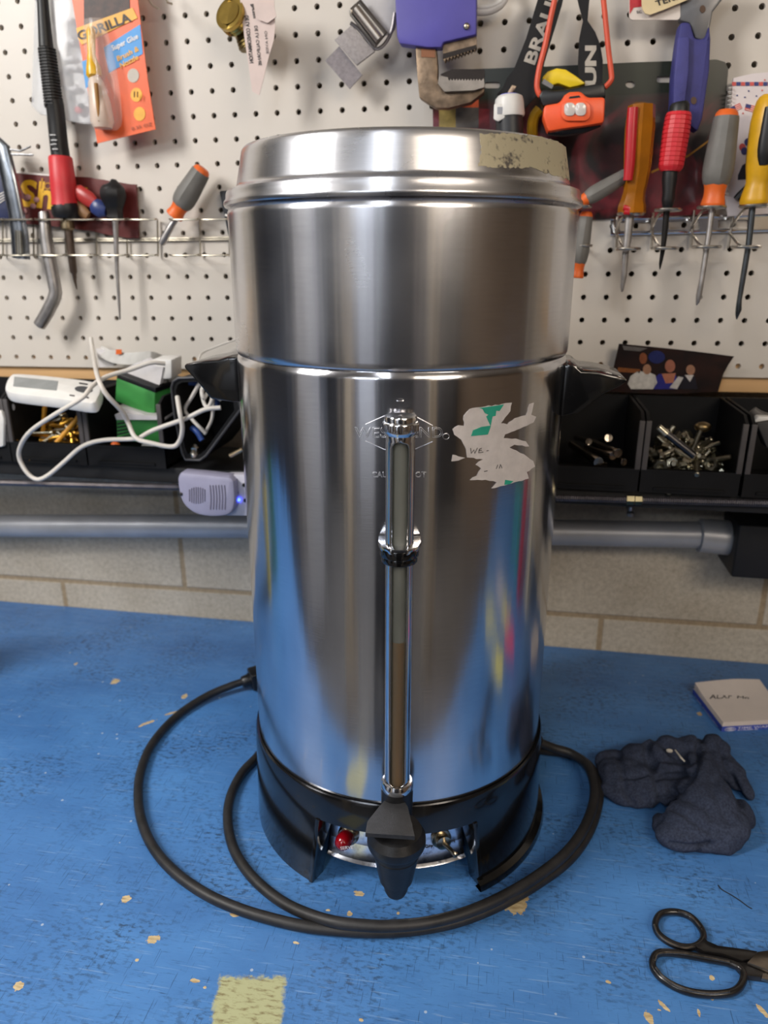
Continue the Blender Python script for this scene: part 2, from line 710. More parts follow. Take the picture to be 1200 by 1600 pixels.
bench = empty('workbench', (0, -.29, ZF), 'workbench with a scratched and chipped blue painted wooden top along the block wall', 'workbench')
mb = MB(); mb.box((-1.6, -.605, -.038), (1.5, .0445, 0), .002); mb.build('bench_top', bench_mat(), bench)
PINE = M('bench_pine', (150, 116, 80), .6, var=.2, scale=8, stretch=(1, 1, .1))
mb = MB(); mb.box((-1.55, -.585, -.13), (1.45, -.56, -.0385), .002); mb.build('apron', PINE, bench)
for x in (-1.5, 1.36):
    for y in (-.56, -.04):
        mb = MB(); mb.box((x, y, ZF), (x + .08, y + .07, -.0385), .002); mb.build('leg', PINE, bench)
# ================================================================ COFFEE URN
def alu_mat(name, rough=.16, streak=1., wave=1.):
    m = bpy.data.materials.new(name)
    m.use_nodes = True
    N, L = m.node_tree.nodes, m.node_tree.links
    b = N['Principled BSDF']
    tc = N.new('ShaderNodeTexCoord')
    b.inputs['Metallic'].default_value = 1

    def nz(scale, sc, det=5, rg=.6):
        mp = N.new('ShaderNodeMapping')
        mp.inputs['Scale'].default_value = sc
        L.new(tc.outputs['Object'], mp.inputs[0])
        n = N.new('ShaderNodeTexNoise')
        n.inputs['Scale'].default_value = scale
        n.inputs['Detail'].default_value = det
        n.inputs['Roughness'].default_value = rg
        L.new(mp.outputs[0], n.inputs[0])
        return n.outputs[0]

    def mr(v, a, c, x, y):
        n = N.new('ShaderNodeMapRange')
        n.inputs[1].default_value, n.inputs[2].default_value, n.inputs[3].default_value, n.inputs[4].default_value = a, c, x, y
        L.new(v, n.inputs[0])
        return n.outputs[0]

    def ma(op, a, c):
        x = N.new('ShaderNodeMath')
        x.operation = op
        for s, v in ((0, a), (1, c)):
            if isinstance(v, (float, int)):
                x.inputs[s].default_value = v
            else:
                L.new(v, x.inputs[s])
        return x.outputs[0]
    blot = nz(14, (1, 1, .6), 2)
    fine = nz(60, (1, 1, 14), 4)
    speck = nz(420, (1, 1, 1), 2)
    rp = N.new('ShaderNodeValToRGB')
    rp.color_ramp.elements[0].position = .3
    rp.color_ramp.elements[0].color = lin((196, 197, 203))
    rp.color_ramp.elements[1].position = .7
    rp.color_ramp.elements[1].color = lin((226, 226, 230))
    L.new(ma('ADD', ma('MULTIPLY', blot, .75), ma('MULTIPLY', fine, .25)), rp.inputs[0])
    L.new(rp.outputs[0], b.inputs['Base Color'])
    L.new(mr(ma('ADD', blot, ma('MULTIPLY', fine, .08)), .1, 1.0, rough * .7, rough * 1.35), b.inputs['Roughness'])
    tg = N.new('ShaderNodeTangent')
    tg.direction_type = 'RADIAL'
    tg.axis = 'Z'
    L.new(tg.outputs[0], b.inputs['Tangent'])
    b.inputs['Anisotropic'].default_value = .5 * streak
    b.inputs['Anisotropic Rotation'].default_value = ANROT
    bp = N.new('ShaderNodeBump')
    bp.inputs['Strength'].default_value = 1
    bp.inputs['Distance'].default_value = .0003
    h = ma('ADD', ma('MULTIPLY', nz(55, (1, 1, 16), 3), .06), ma('MULTIPLY', speck, .02))
    h = ma('ADD', h, ma('MULTIPLY', nz(26, (1, 1, .05), 2), 2.6 * wave))
    h = ma('ADD', h, ma('MULTIPLY', nz(75, (1, 1, .04), 2), .5 * wave))
    L.new(h, bp.inputs['Height'])
    L.new(bp.outputs[0], b.inputs['Normal'])
    return m


ANROT = .25
ALU = alu_mat('brushed_aluminium', .17)
ALU_UP = alu_mat('dull_aluminium', .24)
ALU_LID = alu_mat('lid_aluminium', .27, .6, .5)
FA = radians(-82)                     # the tap faces this way
URN = empty('coffee_urn', (CX, CY, 0), 'tall worn silver aluminium coffee urn with black base and tap standing on the blue bench', 'coffee urn')
RB = .1350
ZB, ZS, ZR = .1005, .4460, .5535


def rz(prof):
    return [(r, z) for r, z in prof]


# lower body, seam groove, upper body
mb = MB()
mb.lathe([(RB - .004, ZB - .012), (RB - .0005, ZB - .006), (RB, ZB), (RB, .16), (RB - .0002, .25), (RB, .35), (RB, ZS - .006), (RB - .0004, ZS - .003), (RB - .0016, ZS - .0012), (RB - .0022, ZS)], (CX, CY), 192)
body = mb.build('body', ALU, URN, ang=60)
mb = MB()
mb.lathe([(RB - .0022, ZS), (RB - .001, ZS + .0006), (RB + .0001, ZS + .003), (RB + .0003, ZS + .006), (RB + .0003, ZR - .02), (RB + .0006, ZR - .006), (RB + .0004, ZR - .0025), (RB - .003, ZR + .001)], (CX, CY), 192)
mb.build('upper_body', ALU_UP, URN, ang=60)
# lid
ZL = .5945
mb = MB()
mb.lathe([(RB - .003, ZR + .0008), (.1372, ZR + .0008), (.1380, ZR + .0022), (.1378, ZR + .0042), (.1362, ZR + .0062), (.1360, .5628), (.1352, .5650), (.1300, .5668), (.1278, .5682), (.1274, .5700), (.1236, ZL - .006), (.1228, ZL - .002), (.1212, ZL + .0002), (.1185, ZL + .0004), (.117, ZL - .002), (.06, ZL + .001), (0, ZL + .002)], (CX, CY), 192)
lid = mb.build('lid', ALU_LID, URN, ang=50)
mb = MB()
mb.lathe([(0, ZL + .0015), (.012, ZL + .0015), (.012, ZL + .004), (.006, ZL + .005), (0, ZL + .005)], (CX, CY), 32)
mb.build('lid_vent', BLACK, URN)


def cyl_patch(px, rfun, lift=.0003, n=48):
    """patch cut from a pixel outline and laid round the urn"""
    t = bmesh.new()
    vs = []
    for x, y in px:
        q = PC(x, y, rfun(.5))
        for _ in range(4):
            q = PC(x, y, rfun(q.z))
        vs.append(t.verts.new((atan2(q.y - CY, q.x - CX), q.z, 0)))
    es = [t.edges.new((vs[i], vs[(i + 1) % len(vs)])) for i in range(len(vs))]
    bmesh.ops.triangle_fill(t, edges=es, use_beauty=True)
    a0 = min(v.co.x for v in t.verts)
    a1 = max(v.co.x for v in t.verts)
    for k in range(1, n):
        bmesh.ops.bisect_plane(t, geom=t.verts[:] + t.edges[:] + t.faces[:], plane_co=(a0 + (a1 - a0) * k / n, 0, 0), plane_no=(1, 0, 0))
    for v in t.verts:
        a, z = v.co.x, v.co.y
        r = rfun(z) + lift
        v.co = (CX + r * cos(a), CY + r * sin(a), z)
    r = bmesh.ops.extrude_face_region(t, geom=t.faces[:])
    for g in r['geom']:
        if isinstance(g, bmesh.types.BMVert):
            d = Vector((g.co.x - CX, g.co.y - CY, 0))
            g.co -= d.normalized() * (lift - .00005)
    m = MB(); m.b.free(); m.b = t
    return m


def rbody(z):
    return RB


def rlid(z):
    return .1236 + (ZL - .006 - z) * (.1274 - .1236) / (ZL - .006 - .5700)


def ragged(px, amp, step=4):
    out = []
    for i in range(len(px)):
        a, c = Vector(px[i]), Vector(px[(i + 1) % len(px)])
        n = max(1, int((c - a).length / step))
        for k in range(n):
            p = a.lerp(c, k / n)
            if k:
                p += Vector((random.uniform(-amp, amp), random.uniform(-amp, amp)))
            out.append(tuple(p))
    return out


# torn paper label
Z = lambda x, y: (500 + x / 3.333, 600 + y / 3.333)
lab = [Z(*q) for q in ((780, 130), (998, 97), (990, 140), (940, 205), (975, 210), (1015, 178), (1072, 162), (1090, 105), (1112, 97), (1098, 160), (1124, 170), (1110, 200), (1040, 232), (962, 262), (955, 282), (1020, 284), (1070, 298), (1088, 325), (1010, 316), (985, 330), (1060, 365), (1108, 400), (1118, 430), (1075, 458), (1085, 492), (960, 528), (893, 543), (920, 512), (860, 498), (780, 500), (815, 478), (838, 440), (810, 420), (850, 392), (765, 382), (760, 340), (735, 290), (700, 265), (690, 235), (720, 215), (750, 218), (748, 165))]
m = cyl_patch(ragged(lab, .9, 5), rbody, .0004)
label = m.build('torn_label', M('torn_paper', (206, 198, 194), .8, var=.06, scale=120, bump=.3, bscale=500), body, smooth=False)
label['label'] = 'torn white paper label'
lab2 = [Z(*q) for q in ((690, 368), (755, 384), (720, 398), (684, 402))]
m = cyl_patch(ragged(lab2, .5, 5), rbody, .0004, 8)
m.build('label_scrap', MATS['torn_paper'], body, smooth=False)
GREEN = M('label_green', (40, 158, 132), .6)
for q in (((828, 124), (955, 106), (932, 140), (915, 138), (912, 165), (896, 168), (885, 225), (872, 262), (785, 270), (795, 240), (840, 222), (885, 216), (872, 188), (864, 168), (876, 160), (856, 150), (845, 130)), ((962, 498), (1005, 505), (985, 520), (958, 524))):
    m = cyl_patch([Z(*v) for v in q], rbody, .0007, 14)
    m.build('green_print', GREEN, label, smooth=False)
# pen strokes
for st in (((785, 334), (788, 362), (802, 342), (806, 362), (820, 332)), ((842, 334), (830, 340), (826, 358), (850, 354)), ((829, 347), (842, 345)), ((868, 348), (878, 346)), ((855, 455), (872, 452)), ((918, 442), (926, 420)), ((934, 440), (940, 418), (948, 438))):
    mb = MB()
    pts = [PC(*Z(*v), RB + .0008) for v in st]
    mb.tube(pts, .00022, 6)
    mb.build('pen_writing', INK, label)

# stamped outline lettering and diamond
EMB = M('stamped_edge', (205, 205, 210), .35, 1, var=.05)
fnb = lambda x, y: PC(x, y, RB + .0001)
lettering('WEST BEND', (554, 684), (692, 684), 17, fnb, EMB, body, bold=0, outline=.018, name='stamped_lettering')
lettering('CAUTION-HOT', (581, 746), (666, 746), 9, fnb, EMB, body, bold=0, outline=.02, name='stamped_lettering')
mb = MB()
for a, c in (((571, 663), (600, 650)), ((600, 650), (623, 644)), ((623, 644), (648, 650)), ((648, 650), (676, 665)), ((571, 689), (600, 702)), ((600, 702), (623, 708)), ((623, 708), (648, 702)), ((648, 702), (676, 690))):
    mb.tube([fnb(*[a[i] + (c[i] - a[i]) * k / 4 for i in (0, 1)]) for k in range(5)], .0003, 6)
mb.tube([fnb(*q) for q in oval(697, 682, 5, 4.5)], .00025, 6, closed=True)
mb.build('stamped_frame', EMB, body)
# dents
mb = MB()
c = PC(625, 623, RB)
mb.sphere(PC(625, 624, RB - .00245), .0075, (1, .35, .4), Matrix.Rotation(FA + pi / 2, 3, 'Z'))
mb.build('rivet', ALU, body)

# dried adhesive on the lid
adh = bpy.data.materials.new('dried_adhesive')
adh.use_nodes = True
N, L = adh.node_tree.nodes, adh.node_tree.links
b = N['Principled BSDF']
tc = N.new('ShaderNodeTexCoord')
n1 = N.new('ShaderNodeTexNoise'); n1.inputs['Scale'].default_value = 260; n1.inputs['Detail'].default_value = 6
n2 = N.new('ShaderNodeTexNoise'); n2.inputs['Scale'].default_value = 60; n2.inputs['Detail'].default_value = 5
L.new(tc.outputs['Object'], n1.inputs[0]); L.new(tc.outputs['Object'], n2.inputs[0])
ad = N.new('ShaderNodeMath'); ad.operation = 'ADD'
L.new(n1.outputs[0], ad.inputs[0]); L.new(n2.outputs[0], ad.inputs[1])
r1 = N.new('ShaderNodeValToRGB')
r1.color_ramp.elements[0].position = .38; r1.color_ramp.elements[0].color = lin((98, 92, 86))
r1.color_ramp.elements[1].position = .46; r1.color_ramp.elements[1].color = lin((190, 180, 152))
hf = N.new('ShaderNodeMath'); hf.operation = 'MULTIPLY'; hf.inputs[1].default_value = .5
L.new(ad.outputs[0], hf.inputs[0]); L.new(hf.outputs[0], r1.inputs[0]); L.new(r1.outputs[0], b.inputs['Base Color'])
b.inputs['Roughness'].default_value = .6
b.inputs['Metallic'].default_value = .25
bp = N.new('ShaderNodeBump'); bp.inputs['Strength'].default_value = .5; bp.inputs['Distance'].default_value = .0005
L.new(n1.outputs[0], bp.inputs['Height']); L.new(bp.outputs[0], b.inputs['Normal'])
m = cyl_patch(ragged([(749, 209), (800, 208), (840, 213), (872, 221), (888, 231), (892, 281), (860, 272), (832, 262), (800, 262), (747, 260), (752, 240)], 1.6, 3), rlid, .0002, 40)
o = m.build('adhesive_residue', adh, lid, smooth=False)
o['label'] = 'beige dried adhesive residue'

# side handles
for sgn in (-1, 1):
    mb = MB()
    if sgn < 0:
        out = [(RB - .004, .441), (RB + .006, .441), (RB + .014, .4385), (.160, .4375), (.1800, .4335), (.1790, .4300), (.168, .418), (.158, .405), (RB + .004, .403), (RB - .004, .403)]
    else:
        out = [(RB - .004, .441), (RB + .005, .441), (RB + .010, .4365), (.158, .4355), (.1700, .4330), (.1800, .4300), (.176, .4260), (.162, .418), (RB + .010, .403), (RB - .004, .400)]
    for k in range(15):
        pass
    pr = [Vector((CX + sgn * r, CY - .032, z)) for r, z in out]
    mb.prism(pr, Vector((0, .064, 0)), bev=.0022)
    o = mb.build('handle', M('black_bakelite', (16, 16, 17), .16, var=.2, coat=.3), URN, ang=40)

# base
BAK = MATS['black_bakelite']
mb = MB()
mb.lathe([(RB - .006, ZB - .010), (RB + .0005, ZB - .0035), (RB + .0025, ZB - .0035), (RB + .0035, ZB - .006), (.1392, ZB - .030), (.1345, ZB - .030), (.132, ZB - .012)], (CX, CY), 160)
base = mb.build('base_ring', BAK, URN, ang=40)


def rbase(z):
    return .1392 + (.070 - z) / .070 * .0015


b_ = bmesh.new()
A0 = FA + radians(27.5)
A1 = FA - radians(27.5) + 2 * pi
n = 150
cols = []
zs = [.0705, .055, .04, .025, .0105, .010, .004, .0]
for i in range(n + 1):
    u = i / n
    col = []
    for z in zs:
        sp = radians(3.6) * (1 - z / .0705)
        a = A0 + sp * -1 * (-1) + (A1 - A0 - 2 * sp) * u
        r = rbase(z)
        col.append((a, r, z))
    cols.append(col)
outer = [[b_.verts.new((CX + r * cos(a), CY + r * sin(a), z)) for a, r, z in c] for c in cols]
inner = [[b_.verts.new((CX + (r - .005) * cos(a), CY + (r - .005) * sin(a), z)) for a, r, z in c] for c in cols]
for i in range(n):
    for k in range(len(zs) - 1):
        b_.faces.new((outer[i][k], outer[i + 1][k], outer[i + 1][k + 1], outer[i][k + 1]))
        b_.faces.new((inner[i][k], inner[i][k + 1], inner[i + 1][k + 1], inner[i + 1][k]))
    b_.faces.new((outer[i][0], inner[i][0], inner[i + 1][0], outer[i + 1][0]))
    b_.faces.new((outer[i][-1], outer[i + 1][-1], inner[i + 1][-1], inner[i][-1]))
for i in (0, n):
    for k in range(len(zs) - 1):
        b_.faces.new((outer[i][k], outer[i][k + 1], inner[i][k + 1], inner[i][k]))
m = MB(); m.b.free(); m.b = b_
m.build('base_skirt', BAK, URN, ang=30)
# returns beside the opening, going inwards
for s, a_t, a_b in ((1, FA + radians(27.5), FA + radians(31.0)), (-1, FA - radians(27.5), FA - radians(31.0))):
    mb = MB()
    q = []
    for (a, z) in ((a_t, .0705), (a_b, 0.0)):
        ro = rbase(z) + .0012
        q += [(Vector((CX + ro * cos(a), CY + ro * sin(a), z)), Vector((CX + (.116 if z else .126) * cos(a), CY + (.116 if z else .126) * sin(a), z)))]
    out = [q[0][0], q[0][1], q[1][1], q[1][0]]
    tdir = Vector((-sin(a_t), cos(a_t), 0)) * s * .004
    mb.prism(out, tdir, bev=.0005)
    mb.build('opening_rib', BAK, base, ang=40)
# underside plate and foot flange
mb = MB()
mb.lathe([(0, .060), (.118, .060), (.118, .066), (0, .066)], (CX, CY), 96)
mb.build('bottom_plate', BLACKM, URN)
mb = MB()
mb.lathe([(.138, .0), (.1465, .0), (.1468, .002), (.1455, .006), (.1395, .009)], (CX, CY), 60, radians(-52), radians(75))
mb.build('foot_flange', BAK, URN)
# chrome control panel, leaning back
mb = MB()
a0, a1 = FA - radians(28.5), FA + radians(28.5)
mb.lathe([(.1165, .0655), (.1235, .0265), (.1260, .0245), (.1270, .0235), (.1255, .0222), (.115, .0640)], (CX, CY), 48, a0, a1)
panel = mb.build('control_panel', M('panel_chrome', (205, 210, 222), .14, 1, var=.35, scale=160, thr=(.3, .5), bump=.05, bscale=80), URN, ang=40)


def onpanel(x, y, lift=.0004):
    q = PC(x, y, .12)
    for _ in range(6):
        r = .1165 + (.0655 - q.z) / .039 * .007
        q = PC(x, y, r + lift)
    return q


lettering('OFF', (664, 1325), (676, 1326), 5, lambda x, y: onpanel(x, y), INK, panel)
lettering('ON', (701, 1318), (711, 1316), 5, lambda x, y: onpanel(x, y), INK, panel)
lettering('120 V. A.C.', (662, 1336), (700, 1334), 3, lambda x, y: onpanel(x, y), INK, panel)
# signal lamp
q = onpanel(545, 1303)
nrm = Vector((q.x - CX, q.y - CY, 0)).normalized() + Vector((0, 0, .12))
nrm.normalize()
mb = MB()
mb.tube([q - nrm * .004, q, q + nrm * .003, q + nrm * .0045], [.0095, .0095, .009, .0075], 24)
lamp = mb.build('signal_lamp', M('nickel', (190, 180, 160), .25, 1), URN)
mb = MB()
mb.tube([q + nrm * .004, q + nrm * .008, q + nrm * .012, q + nrm * .0155, q + nrm * .0175, q + nrm * .0185], [.0068, .0072, .0072, .0062, .0040, .0015], 24)
jewel = mb.build('red_jewel', M('red_glass', (150, 10, 24), .12, var=.2, trans=.25, coat=.5), lamp, ang=60)
pt = q + nrm * .014
lettering('SERVE', (532, 1328), (552, 1326), 5, lambda x, y: PY(x, y, (q + nrm * .0195).y), M('white_print', (225, 215, 215), .5), lamp)
# toggle switch
q = onpanel(689, 1309)
nrm = Vector((q.x - CX, q.y - CY, 0)).normalized()
mb = MB()
mb.tube([q - nrm * .002, q + nrm * .002, q + nrm * .0022, q + nrm * .007, q + nrm * .0075], [.0088, .0088, .0066, .0066, .004], 18)
sw = mb.build('toggle_switch', MATS['nickel'], URN, ang=30)
mb = MB()
e = PY(712, 1336, (q + nrm * .02).y)
mb.tube([q + nrm * .006, e.lerp(q + nrm * .006, .15), e, e + (e - q).normalized() * .001], [.0022, .0019, .0028, .0018], 12)
mb.build('toggle_lever', MATS['nickel'], sw)

# water gauge
GY = -.443
gx = PY(625, 900, GY).x
FV = Vector((cos(FA), sin(FA), 0))


def gp(px, py):
    return PY(px, py, GY)


z0, z1 = gp(621, 1228).z, gp(625, 672).z
G0, G1 = gp(620.5, 1228), gp(626, 672)
gauge = empty('x', (0, 0, 0)); bpy.data.objects.remove(gauge)
RT = .0098
# sleeve with a real slot in front
t = bmesh.new()
seg = 40
zsl0, zsl1 = G0.z + .005, G1.z - .006
zl = [G0.z, zsl0 - .002, zsl0, zsl0 + .0015, zsl0 + .003, zsl0 + .005] + [zsl0 + .005 + (zsl1 - zsl0 - .010) * k / 12 for k in range(1, 12)] + [zsl1 - .005, zsl1 - .003, zsl1 - .0015, zsl1, zsl1 + .002, G1.z]
half = radians(38)
ang = [FA + half + (2 * pi - 2 * half) * k / 34 for k in range(35)]


def gc(z):
    return G0.lerp(G1, (z - G0.z) / (G1.z - G0.z))


def slot_half(z):
    d = min(z - zsl0, zsl1 - z)
    if d < 0:
        return 0
    hw = RT * sin(half)
    if d >= hw:
        return 1
    return max(.02, sqrt(max(0, 1 - ((hw - d) / hw) ** 2)))


rows = []
for z in zl:
    c = gc(z)
    h = half * slot_half(z)
    rows.append([t.verts.new((c.x + RT * cos(a), c.y + RT * sin(a), z)) for a in [FA + h + (2 * pi - 2 * h) * k / 34 for k in range(35)]])
for i in range(len(zl) - 1):
    for k in range(34):
        t.faces.new((rows[i][k], rows[i][k + 1], rows[i + 1][k + 1], rows[i + 1][k]))
for i in range(len(zl) - 1):
    if slot_half(zl[i]) == 0 and slot_half(zl[i + 1]) == 0:
        t.faces.new((rows[i][0], rows[i + 1][0], rows[i + 1][34], rows[i][34]))
bmesh.ops.remove_doubles(t, verts=t.verts[:], dist=.00001)
m = MB(); m.b.free(); m.b = t
sleeve = m.build('gauge_sleeve', CHROME, URN, ang=60)
sd = sleeve.modifiers.new('thickness', 'SOLIDIFY'); sd.thickness = .0009; sd.offset = -1
sb = None
mb = MB()
mb.tube([gc(G0.z), gc(G1.z)], .0078, 24)
glass = mb.build('gauge_tube', M('gauge_glass', (200, 205, 190), .05, alpha=.08, var=.03), sleeve, ang=60)
mb = MB()
zc = gp(622, 1000).z
mb.tube([gc(G0.z + .003), gc(zc)], .0052, 20)
mb.build('coffee_column', M('coffee_stain', (104, 66, 14), .3, var=.35, scale=30, stretch=(1, 1, .2), trans=.3), sleeve)
mb = MB()
mb.tube([gc(zc), gc(G1.z)], .0052, 20)
mb.build('gauge_backing', M('gauge_grey', (92, 92, 88), .4, var=.3, scale=40, stretch=(1, 1, .2)), sleeve)
# cap
mb = MB()
c = Vector((G1.x, G1.y, 0))
c2 = (G1.x, G1.y)
zt = gp(625, 650).z
prof = [(0, G1.z - .003), (.0098, G1.z - .003), (.0112, G1.z - .001), (.0117, G1.z), (.0117, G1.z + .0050), (.0112, G1.z + .0058), (.0106, G1.z + .006), (.0108, zt - .0005), (.0103, zt + .0004), (.002, zt + .0006), (.0018, zt - .001), (0, zt - .001)]
mb.lathe(prof, c2, 60)
cap = mb.build('gauge_cap', CHROME, URN, ang=40)
mb = MB()
for k in range(44):
    a = 2 * pi * k / 44
    mb.tube([(c2[0] + .0118 * cos(a), c2[1] + .0118 * sin(a), G1.z + .0003), (c2[0] + .0118 * cos(a), c2[1] + .0118 * sin(a), G1.z + .0048)], .00042, 6)
mb.build('knurling', CHROME, cap)
# bracket: chrome plate to the body and a black collar
zb = gp(623, 851).z
cc = gc(zb)
U = Vector((-sin(FA), cos(FA), 0))
out = [cc + FV * .0125 - U * .006, cc + FV * .0125 + U * .006, cc + FV * .006 + U * .0125, cc - FV * .004 + U * .0150, cc - FV * .0155 + U * .0150, cc - FV * .0155 - U * .0150, cc - FV * .004 - U * .0150, cc + FV * .006 - U * .0125]
mb = MB()
mb.prism([p + Vector((0, 0, .001)) for p in out], Vector((0, 0, -.0038)), bev=.0006)
brk = mb.build('bracket', CHROME, URN)
mb = MB()
n_ = 24
rim = [cc + FV * .0133 * cos(a) + U * .0136 * sin(a) for a in [radians(-110 + 220 * k / n_) for k in range(n_ + 1)]]
mb.prism([p + Vector((0, 0, -.0012)) for p in rim], Vector((0, 0, -.0062)), bev=.0006)
mb.prism([cc + (p - cc) * .93 + Vector((0, 0, -.0075)) for p in rim], Vector((0, 0, -.0045)), bev=.0006)
mb.build('collar', M('gloss_black', (12, 12, 13), .08, coat=.5, var=.1), brk, ang=35)

# tap
mb = MB()
mb.lathe([(0, G0.z - .002), (.0118, G0.z - .002), (.0128, G0.z), (.0128, G0.z + .004), (.0115, G0.z + .0062), (.0100, G0.z + .0066)], (G0.x, G0.y), 40)
nut = mb.build('gauge_nut', CHROME, URN)
mb = MB()
tx, ty = G0.x, G0.y
k0 = Vector((tx, ty, 0))
mb.lathe([(0, G0.z - .001), (.0125, G0.z - .001), (.0122, .105), (.0125, .092), (.012, .088), (0, .088)], (tx, ty), 36)
m2 = k0 + Vector((0, 0, .098))
mb.tube([m2 - FV * .030, m2 + FV * .008], .011, 24)
# valve bonnet, round, under the lever
SC = k0 + FV * .024
mb.lathe([(0, .113), (.0120, .1125), (.0190, .109), (.0222, .103), (.0224, .098), (.0214, .0952), (.0182, .0940), (.0177, .0885), (.0179, .0880), (.0179, .0872), (.0174, .0866), (.0132, .0635), (.0128, .0618), (.0108, .0608), (.0092, .052), (.0076, .0482), (.0060, .0480), (.0068, .054), (0, .056)], (SC.x, SC.y), 48)
mb.tube([k0 + Vector((0, 0, .1)), SC + Vector((0, 0, .099))], .0118, 24)
tap = mb.build('tap', M('tap_black', (20, 20, 22), .42, var=.35, scale=200, bump=.1, bscale=700), URN, ang=24)
mb = MB()
a = PY(618, 1239, ty + FV.y * .002)
pa, pb_, pc_ = PY(620, 1240, ty + .001), PY(571, 1303, SC.y - .0225), PY(648, 1308, SC.y - .0225)
pn = (pb_ - pa).cross(pc_ - pa).normalized()


def onlever(x, y):
    d = ray(x, y)
    return CAM + d * ((pa - CAM).dot(pn) / d.dot(pn))


pl = [onlever(*q) for q in ((611, 1241), (624, 1239), (637, 1262), (648, 1308), (571, 1303), (574, 1285), (592, 1262))]
t = bmesh.new()
top = [t.verts.new(p + Vector((0, 0, .0008))) for p in pl]
bot = [t.verts.new(p - Vector((0, 0, .0026 if i in (3, 4) else .010))) for i, p in enumerate(pl)]
cT = t.verts.new(sum((v.co for v in top), Vector()) / 7 + Vector((0, 0, .0000)))
cB = t.verts.new(sum((v.co for v in bot), Vector()) / 7)
for i in range(7):
    j = (i + 1) % 7
    t.faces.new((top[i], top[j], cT))
    t.faces.new((bot[j], bot[i], cB))
    t.faces.new((top[j], top[i], bot[i], bot[j]))
m = MB(); m.b.free(); m.b = t
m.build('tap_lever', M('lever_black', (40, 40, 42), .5, var=.2, scale=300, bump=.15, bscale=900), tap, ang=20)
# ================================================================ ON THE BENCH
RUB = M('cord_rubber', (34, 33, 34), .5, var=.3, scale=90, bump=.1, bscale=500)


def on_table(px, z):
    return [PZ(x, y, zz) for (x, y), zz in zip(px, z)] if hasattr(z, '__len__') else [PZ(x, y, z) for x, y in px]


RCORD = .0047
zc_ = RCORD
A = on_table([(388, 1072), (362, 1078), (320, 1092), (275, 1120), (238, 1162), (220, 1205), (216, 1245), (222, 1285), (240, 1325), (272, 1362), (318, 1395), (370, 1419), (425, 1436), (480, 1448), (540, 1454)], zc_)
A[0].z = .013; A[1].z = .011; A[2].z = .007
B = on_table([(600, 1456), (660, 1451), (720, 1438), (780, 1414), (840, 1380), (890, 1342), (922, 1296), (936, 1246), (930, 1210), (908, 1186), (880, 1177)], zc_ + .0002)
BH = [Vector((.166, -.200, zc_)), Vector((.115, -.150, zc_)), Vector((.034, -.128, zc_)), Vector((-.05, -.140, zc_)), Vector((-.105, -.178, zc_))]
Cc = on_table([(404, 1180), (378, 1208), (360, 1245), (356, 1285), (366, 1328), (392, 1368), (430, 1402)], zc_)
lay = [Vector((0, 0, 0))]
D1 = on_table([(470, 1424), (520, 1440), (570, 1446)], [.0075, .012, .0135])
D = [PZ(x, y, .0138) for x, y in ((610, 1447), (665, 1442), (722, 1428), (780, 1404), (838, 1370), (886, 1331), (916, 1287), (929, 1240), (920, 1200))]
E_ = [PZ(894, 1178, .0150), PZ(866, 1169, .020), Vector((.1745, -.2265, .030)), Vector((.166, -.2300, .0345))]
path = A + B + BH + Cc + D1 + D + E_
mb = MB()
mb.tube(smooth(path, 8), RCORD, 16)
cord = empty('power_cable', (path[0].x, path[0].y, 0), 'thick black rubber power cord looped twice on the blue bench around the urn base', 'power cord')
mb.build('cable', RUB, cord, ang=80)
p0 = path[0]
d = (path[0] - path[1]).normalized()
mb = MB()
mb.tube([p0 - d * .008, p0 - d * .007, p0 + d * .0005, p0 + d * .001, p0 + d * .003, p0 + d * .004], [.0062, .0072, .0080, .0090, .0090, .0095], 16)
rot = d.to_track_quat('X', 'Z').to_matrix().to_4x4()
mb.box((.003, -.0115, -.0120), (.034, .0115, .0115), .002, Matrix.Translation(p0) @ rot)
mb.build('connector', BLACK, cord, ang=40)
mb = MB()
mb.tube([Vector((.1650, -.2305, .0345)), Vector((.1765, -.2245, .0310))], [.0085, .0062], 16)
mb.build('strain_relief', BLACK, cord, ang=40)

# paper pad
pc = empty('note_card_stack', (PZ(1140, 1110, 0).x, PZ(1140, 1110, 0).y, 0), 'small stack of white note cards with blue and white printed edges on the blue bench', 'note pad')
NH = .0105
FL, BL = PZ(1127, 1143, 0), PZ(1082, 1083, 0)
ux = (PZ(1240, 1137, 0) - FL).normalized()
W_ = .085
uy = (BL - FL)
PRB = M('pad_blue', (66, 84, 178), .5, var=.15, scale=300)
PAPER = M('card_white', (222, 212, 206), .7, var=.02)
mb = MB()
mb.prism([FL, FL + ux * W_, BL + ux * W_, BL], Vector((0, 0, NH * .62)))
mb.build('printed_block', PRB, pc)
for k in range(3):
    o = Vector((.0006 * k, .0012 * k, NH * .62 + .0014 * k + .0002))
    t = bmesh.new()
    nU, nV = 12, 8
    g = []
    for i in range(nU + 1):
        row = []
        for j in range(nV + 1):
            u, v = i / nU, j / nV
            p = FL + o + ux * W_ * u + uy * v * .99
            p.z += .0055 * (k / 2) * max(0, v - .45) ** 2 * 3 * (1 if True else 0) * (1 - .5 * abs(u - .6)) + .003 * k / 2 * max(0, v - .5) * sin(u * pi)
            row.append(t.verts.new(p))
        g.append(row)
    for i in range(nU):
        for j in range(nV):
            t.faces.new((g[i][j], g[i + 1][j], g[i + 1][j + 1], g[i][j + 1]))
    r = bmesh.ops.extrude_face_region(t, geom=t.faces[:])
    for q in r['geom']:
        if isinstance(q, bmesh.types.BMVert):
            q.co.z += .0011
    m = MB(); m.b.free(); m.b = t
    top = m.build('card', PAPER, pc, ang=30)
ftop = lambda x, y: PZ(x, y, NH + .0012)
lettering('ALXF', (1109, 1092), (1144, 1091), 7, ftop, INK, top, bold=.0, shear=.1)
